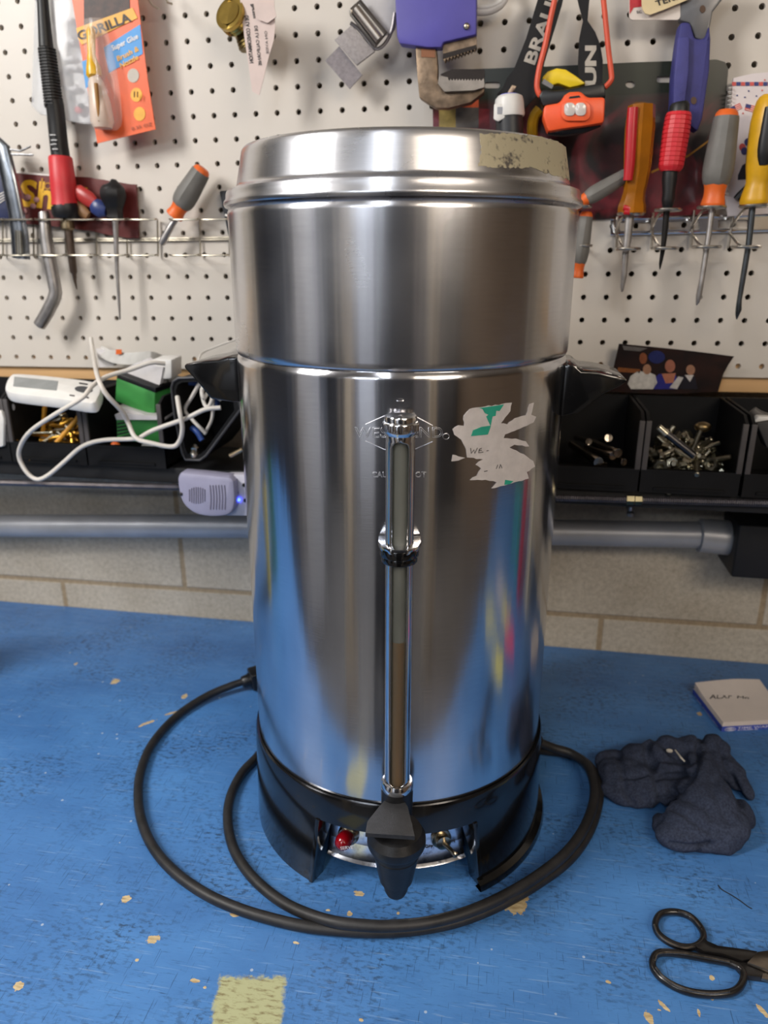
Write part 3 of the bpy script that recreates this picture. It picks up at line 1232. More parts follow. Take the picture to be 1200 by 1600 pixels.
lettering('Mn', (1152, 1091), (1170, 1092), 4, ftop, INK, top, bold=.0)
WPR = M('pad_white_print', (220, 220, 235), .6)
ffr = lambda x, y: FL + ux * ((x - 1127) / 73 * (PZ(1200, 1140, 0) - FL).length) + Vector((0, 0, (1143 - y) / 17 * NH * .62)) + Vector((.0003, -.0005, 0))
lettering('TIME WARNER', (1151, 1136), (1222, 1136), 7, ffr, WPR, pc)
lettering('CABLE', (1152, 1142.2), (1184, 1142.2), 4.5, ffr, WPR, pc)
mb = MB()
for rr in (7.5, 4.8, 2.2):
    mb.tube([ffr(1140 + 1.15 * rr * cos(a), 1135.5 + rr * .8 * sin(a)) for a in [2 * pi * k / 20 for k in range(20)]], .00028, 6, closed=True)
mb.build('eye_logo', WPR, pc)
fl_ = lambda x, y: FL.lerp(BL, (x - 0) / 100) + Vector((-.0006, -.0002, NH * .62 * y / 10))
lettering('TIME WARNER', (92, 2.5), (10, 2.5), -5, fl_, WPR, pc)

# scissors
SM = M('scissor_black', (24, 22, 22), .3, var=.3, coat=.3)
SMW = M('worn_metal', (150, 142, 132), .3, 1, var=.4, scale=200)
sc = empty('scissors', tuple(PZ(1130, 1500, 0)), 'old black handled tailor scissors with worn metal edges lying on the blue bench', 'scissors')
sc.location.z = 0


def ringmesh(px, rx, rz, z, mat, nm, parent, sub=6):
    pts = smooth([PZ(x, y, z) for x, y in px], sub, True)
    mb = MB()
    mb.tube(pts, rx, 12, closed=True, ell=rz / rx)
    return mb.build(nm, mat, parent, ang=60)


# tube 'up' axis follows -y, so keep the section round and fairly tall
r1 = ringmesh([(1024, 1442), (1033, 1428), (1055, 1425), (1078, 1432), (1095, 1450), (1099, 1466), (1088, 1478), (1068, 1480), (1045, 1472), (1028, 1458)], .0027, .0030, .0034, SM, 'upper_grip', sc)
r2 = ringmesh([(1020, 1500), (1030, 1489), (1060, 1490), (1100, 1497), (1140, 1505), (1160, 1517), (1160, 1535), (1145, 1550), (1110, 1554), (1070, 1548), (1038, 1532), (1022, 1515)], .0028, .0031, .0034, SM, 'lower_grip', sc)
for nm, px, r in (('worn_edge', [(1022, 1445), (1029, 1460), (1046, 1473), (1068, 1481), (1085, 1479)], .0009), ('worn_edge', [(1060, 1424), (1078, 1430), (1095, 1449)], .0008)):
    mb = MB(); mb.tube(smooth([PZ(x, y, .0068) for x, y in px], 5), r, 8); mb.build(nm, SMW, r1)
for px in ([(1023, 1500), (1030, 1490), (1060, 1489), (1100, 1495), (1140, 1503)], [(1025, 1512), (1040, 1529), (1070, 1545), (1110, 1552), (1140, 1549)]):
    mb = MB(); mb.tube(smooth([PZ(x, y, .0069) for x, y in px], 5), .0009, 8); mb.build('worn_edge', SMW, r2)


def flatprism(px, z0, z1, mat, nm, parent, bev=.0006):
    mb = MB()
    mb.prism([PZ(x, y, z1) for x, y in px], Vector((0, 0, z0 - z1)), bev=bev)
    return mb.build(nm, mat, parent, ang=35)


flatprism([(1086, 1478), (1098, 1462), (1106, 1470), (1122, 1477), (1160, 1482), (1184, 1486), (1178, 1498), (1160, 1500), (1130, 1490), (1100, 1486)], .001, .0062, SM, 'shank', sc)
flatprism([(1145, 1502), (1170, 1504), (1200, 1514), (1200, 1528), (1166, 1524), (1160, 1520)], .0005, .0055, SM, 'shank', sc)
flatprism([(1168, 1503), (1184, 1487), (1205, 1484), (1420, 1500), (1420, 1512), (1205, 1518)], .0058, .0085, M('blade_steel', (140, 132, 122), .3, 1, var=.25), 'blade', sc, .0004)
flatprism([(1192, 1520), (1205, 1518), (1420, 1512), (1420, 1530), (1205, 1533), (1190, 1528)], .0028, .0056, MATS['blade_steel'], 'blade', sc, .0004)
mb = MB(); mb.tube([PZ(1222, 1503, .0084), PZ(1222, 1503, .0100)], [.004, .0035], 18); mb.build('pivot_screw', SMW, sc)

# loose black thread
mb = MB()
mb.tube(smooth([PZ(x, y, .0006) for x, y in ((1122, 1383), (1128, 1390), (1142, 1398), (1156, 1407), (1168, 1416), (1175, 1420))], 5), .00045, 6)
tag(mb.build('thread', BLACKM, None, loc=PZ(1148, 1402, 0)), 'short curved black thread lying on the blue bench above the scissors', 'thread')


# navy cloth: one crumpled heap
def cloth():
    t = bmesh.new()

    def blob(x, y, z, rx, ry, rz, rot=0, tilt=0):
        c = PZ(x, y, z)
        u = bmesh.new()
        bmesh.ops.create_icosphere(u, subdivisions=3, radius=1)
        m = Matrix.Translation(c) @ Matrix.Rotation(rot, 4, 'Z') @ Matrix.Rotation(tilt, 4, 'Y') @ Matrix.Diagonal((rx, ry, rz, 1))
        bmesh.ops.transform(u, matrix=m, verts=u.verts[:])
        me = bpy.data.meshes.new('t'); u.to_mesh(me); u.free(); t.from_mesh(me); bpy.data.meshes.remove(me)
    # left lobe
    blob(985, 1215, .011, .033, .028, .014, -.2)
    blob(965, 1210, .009, .020, .022, .011, .3)
    blob(1012, 1225, .012, .022, .028, .015, .2)
    blob(1000, 1185, .016, .022, .018, .014, -.3)
    blob(948, 1205, .005, .010, .012, .006, .3)
    blob(1025, 1235, .009, .020, .022, .012, .2)
    blob(985, 1240, .007, .030, .018, .010, -.2)
    blob(960, 1190, .008, .022, .016, .010, .5)
    # top folds
    blob(1065, 1190, .018, .036, .016, .014, -.1)
    blob(1115, 1195, .014, .022, .020, .014, -.1)
    blob(1050, 1170, .026, .032, .013, .012, -.15)
    blob(1030, 1180, .022, .014, .016, .014, .4)
    blob(1080, 1172, .026, .016, .018, .014, .1)
    blob(1110, 1170, .020, .020, .018, .014, .0)
    # middle tongue
    blob(1050, 1205, .020, .020, .010, .010, .2)
    blob(1060, 1235, .010, .016, .016, .012, .2)
    # right big drape
    blob(1095, 1215, .022, .020, .040, .020, -.1)
    blob(1105, 1250, .020, .030, .034, .018, .1)
    blob(1085, 1285, .014, .032, .026, .017, .1)
    blob(1120, 1285, .013, .030, .028, .016, .0)
    blob(1065, 1305, .010, .024, .018, .012, .1)
    blob(1140, 1265, .010, .022, .026, .013, .0)
    blob(1050, 1290, .007, .020, .020, .010, .1)
    blob(1110, 1310, .007, .030, .016, .011, .1)
    blob(1155, 1270, .006, .014, .022, .010, .1)
    blob(1155, 1225, .006, .010, .024, .008, .35)
    blob(1138, 1200, .010, .012, .024, .012, .25)
    me = bpy.data.meshes.new('cloth_src'); t.to_mesh(me); t.free()
    o = bpy.data.objects.new('cloth_src', me); COL.objects.link(o)
    r = o.modifiers.new('r', 'REMESH'); r.mode = 'VOXEL'; r.voxel_size = .0013
    s = o.modifiers.new('s', 'SMOOTH'); s.factor = .5; s.iterations = 16
    bpy.context.view_layer.update()
    dg = bpy.context.evaluated_depsgraph_get()
    out = bpy.data.meshes.new_from_object(o.evaluated_get(dg))
    bpy.data.objects.remove(o); bpy.data.meshes.remove(me)
    b = bmesh.new(); b.from_mesh(out); bpy.data.meshes.remove(out)
    b.normal_update()
    creases = [([(1012, 1160), (1010, 1180), (1018, 1195), (1024, 1215), (1034, 1238), (1032, 1262)], .005, .0045),
               ([(975, 1212), (992, 1214), (1010, 1208)], .004, .0025),
               ([(965, 1180), (972, 1200), (976, 1235), (990, 1255)], .003, .0030),
               ([(1022, 1150), (1045, 1170), (1062, 1185), (1075, 1190), (1090, 1175), (1095, 1150)], .005, .0040),
               ([(1030, 1212), (1055, 1212), (1082, 1206)], .006, .0028),
               ([(1038, 1250), (1060, 1235), (1078, 1215), (1090, 1190), (1096, 1165)], .005, .0035),
               ([(1125, 1160), (1135, 1190), (1150, 1230), (1160, 1255)], .0055, .0032),
               ([(1050, 1262), (1075, 1275), (1110, 1300)], .0035, .0035),
               ([(1048, 1318), (1075, 1322), (1110, 1320)], .004, .0025),
               ([(1110, 1200), (1118, 1240), (1140, 1280)], .002, .0050)]
    fw = RC @ Vector((0, 0, -1))
    ex, ey = RC @ Vector((1, 0, 0)), RC @ Vector((0, 1, 0))
    new = []
    for v in b.verts:
        d = v.co - CAM
        z = d.dot(fw)
        px, py = 600 + F * d.dot(ex) / z, 800 - F * d.dot(ey) / z
        s = 0
        for pl, dep, wd in creases:
            best = 1e9
            for i in range(len(pl) - 1):
                ax, ay = pl[i]; bx, by = pl[i + 1]
                L2 = (bx - ax) ** 2 + (by - ay) ** 2
                k = max(0, min(1, ((px - ax) * (bx - ax) + (py - ay) * (by - ay)) / L2))
                best = min(best, (px - ax - k * (bx - ax)) ** 2 + (py - ay - k * (by - ay)) ** 2)
            dm = sqrt(best) * z / F
            s -= dep * math.exp(-(dm / wd) ** 2)
        n1 = noise.noise(v.co * 45) * .0020 + noise.noise(v.co * 120 + Vector((3, 1, 2))) * .0014
        q = v.co + v.normal * (s + n1)
        q.z = max(q.z, .0003)
        new.append(q)
    for v, q in zip(b.verts, new):
        v.co = q
    bmesh.ops.smooth_vert(b, verts=b.verts[:], factor=.4, use_axis_x=True, use_axis_y=True, use_axis_z=True)
    for v in b.verts:
        v.co.z = max(v.co.z, .0002)
    m = MB(); m.b.free(); m.b = b
    return m


cm = M('navy_cloth', (58, 65, 84), .95, var=.25, scale=500, bump=.9, bscale=1500, spec=.15)
rag = cloth().build('cloth', cm, None, loc=PZ(1075, 1250, 0), ang=180)
tag(rag, 'crumpled dark navy blue fabric heap lying on the bench right of the urn', 'cloth')
mb = MB()
mb.sphere(PZ(1046, 1173, .0335), .0035, (1, .6, .6))
mb.tube([PZ(1055, 1172, .036), PZ(1064, 1184, .036), PZ(1070, 1190, .034)], [.0008, .0011, .0008], 8)
mb.build('care_label', M('pale_label', (190, 184, 172), .7), rag)
# ================================================================ HUNG ON THE PEGBOARD
GREY = M('handle_grey', (112, 110, 106), .55, var=.1, bump=.1)
ORANGE = M('handle_orange', (226, 104, 38), .45, var=.08)
RED = M('handle_red', (200, 48, 54), .45, var=.08)
BLADE = M('driver_steel', (176, 172, 170), .4, .9, var=.2)


def root(nm, x, y, Y, label, cat, group=None):
    return empty(nm, PY(x, y, Y), label, cat, group)


def st(nm, par, mat, segs, Y, **k):
    mb = MB()
    a = k.pop('ang', 35)
    stick(mb, segs, Y, **k)
    return mb.build(nm, mat, par, ang=a)


def cd_(nm, par, mat, px, Y, t=.0006, **k):
    mb = MB()
    card(mb, px, Y, t, **k)
    return mb.build(nm, mat, par, ang=30)


def wire(mb, px, Y, r=.0012, sm=0, seg=8):
    pts = [PY(p[0], p[1], p[2] if len(p) > 2 else Y) for p in px]
    if sm:
        pts = smooth(pts, sm)
    mb.tube(pts, r, seg)


# --- wire tool rack, left
rk = root('wire_tool_rack', 190, 372, 0, 'thin wire tool rack with forward loops across the left side of the pegboard', 'tool rack')
mb = MB(); wire(mb, [(-60, 375), (100, 374), (250, 373), (390, 371)], -.0035, .0013); mb.build('cross_wire', ZINC, rk)
mb = MB(); wire(mb, [(-60, 378), (100, 377), (250, 376), (390, 374)], -.0035, .0010); mb.build('cross_wire', ZINC, rk)
for xc in (-20, 28, 78, 126, 174, 222, 288, 334):
    mb = MB()
    w_ = 21
    for yy, y2 in ((342, 340), (398, 396)):
        wire(mb, [(xc + w_ + 3, yy + 2, -.004), (xc + w_ + 1, yy, -.030), (xc + w_ - 5, yy + 1, -.038), (xc - w_ + 3, yy + 1, -.038), (xc - w_ - 2, yy, -.030), (xc - w_ - 1, yy, -.020)], 0, .0011, 4)
    wire(mb, [(xc + w_ + 3, 344), (xc + w_ + 4, 400)], -.004, .0011)
    mb.build('loop', ZINC, rk)

# --- long black and red driver
Y = -.026
r = root('precision_driver', 110, 400, Y, 'long black and red driver with ribbed black grip hanging through the left wire rack', 'screwdriver')
BG = M('grip_black', (22, 22, 24), .45, var=.2)
st('shaft', r, BG, [(64, -40, 8), (68, 20, 9), (72, 74, 11)], Y, sm=4)
segs = []
for k in range(19):
    y = 76 + k * 4.8
    x = 73 + (y - 76) * .125
    segs += [(x, y, 13.2 + k * .06), (x + .3, y + 2.2, 13.6 + k * .06), (x + .35, y + 2.4, 12.0), (x + .5, y + 4.4, 12.0)]
st('ribbed_grip', r, BG, segs, Y, ang=20)
st('collar', r, BG, [(84, 162, 15.2), (86, 166, 13.5), (92, 225, 13.8), (95, 246, 14)], Y)
lb = st('red_sleeve', r, RED, [(94, 244, 16), (94.3, 247, 18), (99, 290, 19.5), (101, 312, 19.5), (102, 321, 21)], Y, ang=50)
st('end_nut', r, BG, [(102, 321, 21), (103, 325, 21.5), (103.5, 336, 21), (104, 341, 18)], Y, flute=(10, .02))
st('chuck', r, M('brass_dull', (150, 134, 108), .35, 1), [(104.5, 341, 10), (105, 346, 10.5), (106, 357, 10.5), (106.5, 360, 8)], Y)
st('blade', r, M('burnt_steel', (98, 84, 74), .4, .8), [(107, 358, 6.5), (112, 400, 6), (115, 425, 5.6), (116, 428, 3.6), (117, 438, 2.5), (120, 452, .8)], Y)
WPT = M('white_ink', (205, 205, 205), .6)
for a, q in (((78, 211), (87, 211)), ((80, 219), (89, 219)), ((79, 226), (88, 225)), ((82, 233), (90, 233))):
    mb = MB(); mb.tube([PY(a[0], a[1], Y - .0125), PY(q[0], q[1], Y - .0125)], .0007, 6); mb.build('printed_mark', WPT, r)

# --- clear clam pack with plastic hooks
CLR = M('clear_plastic', (236, 238, 242), .12, alpha=.38, var=.03)
Y = -.012
r = root('clear_blister_pack', 100, 190, Y, 'clear plastic pack of white hooks hanging behind the orange glue pack', 'blister pack')
cd_('shell', r, CLR, [(54, -20), (128, -20), (146, 193), (120, 192), (60, 178), (48, 165)], Y - .010, t=.011, bev=.002)
for cx, cy, a in ((104, 45, 15), (108, 78, 13), (112, 122, 16)):
    mb = MB(); mb.tube([PY(x, y, Y - .004) for x, y in oval(cx, cy, a, a * 1.1, 20)][3:18], .0028, 10); mb.build('hook', M('hook_white', (228, 228, 230), .4, alpha=.8), r)
cd_('insert_card', r, WHITEP, [(60, -20), (126, -20), (128, 40), (98, 34), (64, 38)], Y - .0008, t=.0006)
mb = MB(); mb.sphere(PY(123, 172, Y - .004), .005, (1, .6, .8)); mb.build('red_bead', RED, r)
mb = MB(); mb.sphere(PY(127, 166, Y - .004), .0042, (1, .6, .8)); mb.build('black_bead', BLACK, r)

# --- orange glue pack
Y = -.032
r = root('glue_pack', 180, 220, Y, 'orange and blue hanging card with a yellow glue bottle in a clear bubble', 'glue package')
OC = M('card_orange', (228, 92, 28), .4, var=.05)
c1 = cd_('backing_card', r, OC, [(104, -50), (208, -60), (230, 120), (243, 202), (152, 224), (135, 130)], Y, t=.0012)
e = Y - .0005
cd_('dark_print', c1, M('print_dark_brown', (58, 34, 26), .5, var=.5, scale=120), [(131, -60), (200, -60), (203, 18), (131, 42)], e, .0004)
cd_('yellow_band', c1, M('print_yellow', (236, 172, 44), .45, var=.1), [(119, 44), (207, 12), (211, 20), (215, 28), (128, 70), (122, 60)], e - .0003, .0004)
cd_('blue_band', c1, M('print_blue', (58, 146, 214), .45, var=.06), [(162, 74), (219, 38), (223, 84), (170, 114)], e, .0004)
cd_('blue_band', c1, MATS['print_blue'], [(128, 96), (138, 92), (142, 132), (134, 138)], e, .0004)
lettering('GORILLA', (124, 64), (206, 33), 15, onY(e - .0008), M('print_black', (30, 22, 20), .5), c1, bold=.03)
WI = M('print_white', (236, 232, 226), .5)
lettering('Super Glue', (177, 82), (218, 62), 11, onY(e - .0006), WI, c1, bold=.02, shear=.2)
lettering('Brush &', (184, 96), (218, 79), 8, onY(e - .0006), MATS['print_yellow'], c1, bold=.02, shear=.2)
lettering('Nozzle', (189, 107), (217, 92), 8, onY(e - .0006), MATS['print_yellow'], c1, bold=.02, shear=.2)
for i, (x, y) in enumerate(((208, 118), (213, 148), (218, 178))):
    mb = MB(); card(mb, oval(x, y, 9, 11), e, .0004)
    mb.build('round_icon', (M('icon_grey', (188, 180, 168), .5), MATS['print_yellow'], MATS['print_yellow'])[i], c1)
mb = MB()
mb.tube([PY(x, y, Y - .006) for x, y in ((210, 152), (210, 143))], .0006, 6)
mb.tube([PY(x, y, Y - .006) for x, y in ((215, 152), (215, 143))], .0006, 6)
lettering('0.35 OZ', (206, 204), (238, 196), 5, onY(e - .0006), M('print_brown', (120, 50, 24), .5), c1, bold=0)
mb.build('bristles', MATS['print_black'], c1)
bt = st('glue_bottle', r, M('bottle_yellow', (226, 174, 34), .3, var=.1), [(141, 42, 4), (142, 50, 7), (143, 85, 6), (144, 95, 8), (146, 105, 11), (147, 118, 12), (148, 121, 9)], Y - .010, ang=50)
st('bottle_body', bt, M('bottle_milky', (232, 216, 200), .3, alpha=.75), [(148, 120, 8), (150, 130, 12), (156, 160, 16), (160, 190, 18), (161, 200, 14)], Y - .010, ang=60)
st('brush', bt, M('brush_brown', (150, 104, 40), .5), [(150, 130, 3), (154, 175, 3), (155, 190, 2.5)], Y - .0205)
mb = MB()
stick(mb, [(146, 30, 16), (150, 60, 22), (158, 100, 24), (163, 150, 27), (166, 190, 26), (167, 203, 18)], Y - .008, sm=3, ell=.45)
mb.build('bubble', M('bubble_clear', (245, 240, 235), .08, alpha=.16, var=.02), r, ang=80)

# --- flat silver bar with cross wires at the left edge
Y = -.030
r = root('hitch_pin', 20, 400, Y, 'bright silver folded metal bar standing in the wire rack at the far left', 'metal bar')
st('bar', r, M('galvanised', (158, 164, 172), .25, 1, var=.25, scale=70), [(-8, 222, 12), (4, 232, 13), (16, 285, 14), (26, 335, 14), (31, 370, 15), (33, 404, 15)], Y, ell=.5)
st('flat_tip', r, M('bright_plate', (210, 205, 190), .2, 1), [(28, 360, 5), (30, 398, 5.5)], Y - .010, ell=.3)
mb = MB(); wire(mb, [(6, 232), (32, 236), (48, 229)], Y, .0012); wire(mb, [(10, 241), (52, 242)], Y, .0012); mb.build('cross_wire', STEEL, r)
Y = -.016
r = root('blue_packet', -2, 300, Y, 'dark blue packet corner with white print behind the silver bar', 'packet')
cd_('wrapper', r, M('packet_blue', (38, 46, 82), .5), [(-60, 262), (2, 258), (14, 320), (16, 342), (-60, 346)], Y, .006, bev=.001)
for k in range(4):
    mb = MB(); mb.tube([PY(-6, 306 + 5 * k, Y - .0006), PY(7, 300 + 4 * k, Y - .0006)], .0006, 6); mb.build('printed_line', WI, r)

# --- bent box spanner
Y = -.028
r = root('bent_spanner', 75, 510, Y, 'grey steel tubular spanner bent near its lower end hanging in the wire rack', 'spanner')
st('shaft', r, BLADE, [(68, 331, 7.5), (69, 334, 8.5), (72, 370, 9.5), (78, 410, 10), (84, 440, 10), (87, 456, 10), (84, 468, 10), (74, 488, 9.8), (62, 508, 9.5)], Y, ang=60)
mb = MB(); p = PY(62, 508, Y); d = (PY(62, 508, Y) - PY(74, 488, Y)).normalized(); mb.tube([p, p + d * .0012], [px2m(p, 7.5), px2m(p, 7)], 20); mb.build('end_face', M('end_grey', (150, 146, 150), .5, .6), r)

# --- maroon wrapper with yellow letters
Y = -.008
r = root('candy_wrapper', 120, 350, Y, 'maroon wrapper with big yellow letters tucked behind the left wire rack', 'wrapper')
MAR = M('maroon_foil', (98, 42, 40), .35, var=.2, scale=25, bump=.5, bscale=60)
W1 = cd_('wrapper', r, MAR, ragged([(22, 268), (90, 275), (140, 277), (205, 288), (212, 288), (216, 340), (216, 372), (200, 372), (112, 356), (26, 348)], .8, 10) if 'ragged' in globals() else [(22, 268), (205, 288), (216, 372), (26, 348)], Y, t=.004)
YL = M('letter_yellow', (222, 172, 30), .45, var=.08)
lettering('Sh', (29, 322), (82, 328), 43, onY(Y - .0006), YL, W1, bold=.03)
lettering('lo', (63, 295), (80, 297), 17, onY(Y - .0009), M('letter_ochre', (176, 124, 20), .5), W1, bold=0)
lettering('l', (126, 322), (132, 323), 30, onY(Y - .0006), YL, W1, bold=.03)
cd_('white_edge', W1, WI, [(22, 267), (90, 274), (90, 276), (22, 270)], Y - .0005, .0005)
for x, y in ((44, 308), (52, 322), (38, 330), (57, 312)):
    mb = MB(); mb.sphere(PY(x, y, Y - .001), .004, (1, .4, .8)); mb.build('pink_print', M('print_pink', (196, 150, 150), .5), W1)

# --- small red and blue tool next to it
Y = -.022
r = root('pocket_knife', 145, 320, Y, 'small red and blue plastic tool lying slanted beside the red driver', 'small tool')
st('red_shell', r, M('shell_red', (170, 52, 50), .35), [(116, 296, 7), (122, 300, 12), (140, 312, 12), (148, 318, 9)], Y, ell=.6)
st('blue_end', r, M('shell_blue', (44, 58, 110), .35), [(146, 316, 9), (150, 322, 13), (158, 328, 13), (166, 330, 8)], Y, ell=.6)
st('brown_grip', r, M('shell_brown', (128, 92, 58), .5), [(117, 316, 5), (128, 330, 10), (138, 338, 7)], Y, ell=.6)

# --- black ball handled pick
Y = -.026
r = root('ball_handle_screwdriver', 182, 345, Y, 'slim screwdriver with round black ball handle hanging in the left rack', 'screwdriver')
st('handle', r, BG, [(174, 286, 4), (175, 287, 11), (176, 294, 18), (177, 305, 20), (178, 316, 17), (179, 326, 13), (180, 336, 12), (180, 341, 13), (180, 343, 9)], Y, sm=3, flute=(8, .03))
st('blade', r, BLADE, [(180, 342, 5), (181, 365, 4.2), (183, 420, 3), (186, 470, 2.2), (187.5, 499, 1.2)], Y)


# --- grey and orange screwdrivers
def grey_driver(nm, label, pts, w, Y, blade, cap=True, group='grey and orange handled screwdrivers'):
    """pts: cap end, shoulder, orange start, orange end in pixels"""
    (x0, y0), (x1, y1) = pts
    r = root(nm, x1, y1, Y, label, 'screwdriver', group)

    def P(t, k):
        return (x0 + (x1 - x0) * t, y0 + (y1 - y0) * t, w * k)
    st('end_cap', r, ORANGE, [P(0, .15), P(.01, .55), P(.04, .72), P(.085, .80)], Y)
    st('handle', r, GREY, [P(.085, .80), P(.10, .84), P(.3, .92), P(.5, 1.0), P(.66, 1.0), P(.76, .86), P(.80, .70)], Y, sm=2, flute=(6, .03))
    st('orange_neck', r, ORANGE, [P(.70, .72), P(.76, .80), P(.82, .72), P(.90, .70), (P(.97, .80)), P(1, .76), P(1.005, .5)], Y, sm=2)
    if blade:
        st('blade', r, BLADE, blade, Y)
    return r


grey_driver('grey_screwdriver', 'grey and orange screwdriver leaning diagonally in the left rack', ((318, 262), (272, 338)), 17, -.026, [(276, 340, 4.5), (268, 352, 5), (256, 374, 6), (252, 381, 5)])
grey_driver('grey_screwdriver', 'upright grey and orange screwdriver hanging in front of the right rack', ((1137, 170), (1113, 322)), 22.5, -.05, [(1113, 322, 4.6), (1107, 370, 4.4), (1096, 440, 4), (1092, 462, 4.5), (1090, 472, 3), (1088, 477, 1)])
grey_driver('grey_screwdriver', 'grey and orange screwdriver lying slanted right beside the urn lid', ((985, 270), (898, 321)), 13, -.05, None)
grey_driver('grey_screwdriver', 'short grey and orange screwdriver hanging just right of the upper urn', ((917, 330), (901, 434)), 13, -.038, None)

# --- black cloth pouch half hidden by the urn
Y = -.012
r = root('black_pouch', 356, 330, Y, 'small black packet with white print peeking out left of the upper urn', 'packet')
pk = cd_('sleeve', r, M('pouch_black', (36, 38, 44), .7, var=.2, bump=.3), [(342, 298), (392, 296), (392, 366), (356, 368), (350, 340)], Y, .008, bev=.002)
mb = MB(); mb.tube([PY(x, y, Y - .0008) for x, y in ((360, 312), (355, 318), (357, 326), (362, 330), (358, 338), (352, 336))], .0014, 8); mb.build('white_print', WI, pk)

# --- brass fitting with a paper tag
Y = -.035
BR = M('brass', (186, 158, 84), .25, 1, var=.15)
r = root('brass_fitting', 362, 20, Y, 'round brass pipe fitting hanging at the top of the pegboard', 'brass fitting')
p = PY(366, 20, Y)
ax = (RC @ Vector((.42, -.05, -.9))).normalized()
mb = MB()
ra, rb_ = px2m(p, 19), px2m(p, 25)
q = []
cen = PY(360, 22, Y - .012)
prof = [(0, ra * .8), (.008, ra * .78), (.0, ra * .85), (-.003, ra * .95), (-.002, rb_), (.002, rb_ * 1.02), (.004, rb_ * .96), (.006, rb_ * 1.02), (.008, rb_ * .96), (.010, rb_ * 1.02), (.012, rb_ * .96), (.016, rb_ * .8), (.030, rb_ * .75)]
mb.tube([cen + ax * .030] + [cen + ax * a for a, _ in prof[1:-1]] + [cen + ax * .034], [ra * .7] + [b for _, b in prof[1:-1]] + [rb_ * .7], 32)
mb.build('open_end', BR, r, ang=40)
mb = MB(); mb.tube([cen + ax * .013, cen + ax * .0135], [ra * .5, ra * .5], 20); mb.build('bore_shade', INK, r)  # dark disc put in for the shade inside the bore
mb = MB()
segs = [(378, 30, 14)]
for k in range(7):
    y = 38 + k * 5.5
    segs += [(380 + k * 1.6, y, 17.5), (380.6 + k * 1.6, y + 2.6, 17.5), (380.8 + k * 1.6, y + 3, 15.8), (381.4 + k * 1.6, y + 5, 15.8)]
stick(mb, segs, Y + .008)
mb.build('threaded_end', M('brass_dark', (116, 100, 62), .4, 1, var=.2), r, ang=25)
Y = -.05
r = root('paper_tag', 405, 60, Y, 'pinkish white paper tag with small print hanging beside the brass fitting', 'paper tag')
TG = M('tag_paper', (214, 196, 190), .8, var=.04)
tg = cd_('tag', r, TG, [(374, -10), (428, -10), (430, 42), (428, 62), (420, 88), (412, 122), (405, 149), (394, 143), (388, 100), (382, 60)], Y, .0008)
lettering('Bureau', (396, 6), (399, 28), -5, onY(Y - .0006), INK, tg, bold=.02)
lettering('DE LA CONSOMMATION', (388, 24), (396, 98), -6, onY(Y - .0006), INK, tg, bold=.02)
lettering('DE LA CALIFORNIE', (402, 40), (409, 102), -5, onY(Y - .0006), INK, tg, bold=.01)
lettering('ON AVISE', (417, 48), (420, 84), -4, onY(Y - .0006), INK, tg, bold=0)
cd_('folded_strip', r, TG, [(404, 2), (428, 8), (432, 26), (418, 36), (402, 30)], Y - .003, .0006)
mb = MB(); wire(mb, [(226, -10), (238, 8), (248, 14)], -.02, .001); wire(mb, [(250, -20), (262, 4, -.03), (268, 6, -.045)], -.02, .0012); 
tag(mb.build('peg_hook', ZINC, None, loc=PY(250, 0, -.02)), 'thin bent wire peg hook at the top edge between glue pack and brass fitting', 'hook')

# --- grey webbing strap with buckle
Y = -.03
r = root('webbing_strap', 560, 60, Y, 'grey webbing strap with a metal roller buckle hanging from the pegboard', 'strap')
WB = M('webbing_grey', (158, 152, 152), .8, var=.12, scale=300, bump=.6, bscale=700)
cd_('strap_tail', r, M('webbing_dark', (138, 132, 136), .8, var=.12, scale=300, bump=.6, bscale=700), [(508, 95), (530, 72), (566, 117), (546, 139)], Y + .002, .002)
cd_('strap_loop', r, WB, [(522, 62), (549, 39), (586, 80), (557, 102)], Y - .004, .004, bev=.001)
cd_('strap_upper', r, M('webbing_light', (186, 184, 186), .7, var=.06, bump=.3), [(564, 6), (570, -30), (630, -30), (622, 20), (617, 46), (602, 56), (590, 30)], Y + .001, .003, bev=.001)
mb = MB()
wire(mb, [(549, 16), (562, 2), (603, 52), (588, 71), (549, 22), (549, 16)], Y - .008, .0022)
bk = mb.build('buckle_frame', M('nickel_dark', (122, 118, 114), .3, 1), r)
st('roller', bk, M('nickel_worn', (176, 168, 160), .35, 1), [(556, 14, 7), (593, 62, 7)], Y - .012)
mb = MB(); wire(mb, [(548, 36), (560, 45), (574, 62), (586, 76), (600, 70), (612, 48), (617, 20)], Y - .002, .002, 3); mb.build('edge_bar', M('bar_grey', (128, 124, 126), .4, .8), r)

# --- purple cased pipe wrench
Y = -.045
r = root('pipe_wrench', 680, 40, Y, 'worn steel pipe wrench with a purple sleeve hanging above the urn', 'pipe wrench')
PUR = M('purple_sleeve', (84, 78, 164), .55, var=.1, scale=20, bump=.4, bscale=50)
sl = cd_('purple_sleeve', r, PUR, [(616, -30), (745, -30), (744, 54), (692, 66), (690, 74), (668, 74), (624, 68), (620, 56)], Y - .006, .016, bev=.002)
mb = MB(); mb.sphere(PY(729, 41, Y - .007), .0032, (1, .6, 1)); mb.build('rivet', ZINC, sl)
RUST = M('worn_iron', (128, 110, 92), .5, .75, var=.35, scale=90, bump=.3, bscale=300)
tp = [(692, 67), (744, 54), (745, 72)]
tp += [q for k in range(10) for q in ((744 - k * 5.2, 74 + k * 1.9), (741.5 - k * 5.2, 79 + k * 1.9))][:]
tp += [(692, 92)]
cd_('upper_jaw', r, RUST, tp, Y, .010)
cd_('tooth_plate', r, M('dark_teeth', (46, 40, 38), .5, .6), [(692, 84), (744, 70), (744, 76), (692, 92)], Y - .0005, .009)
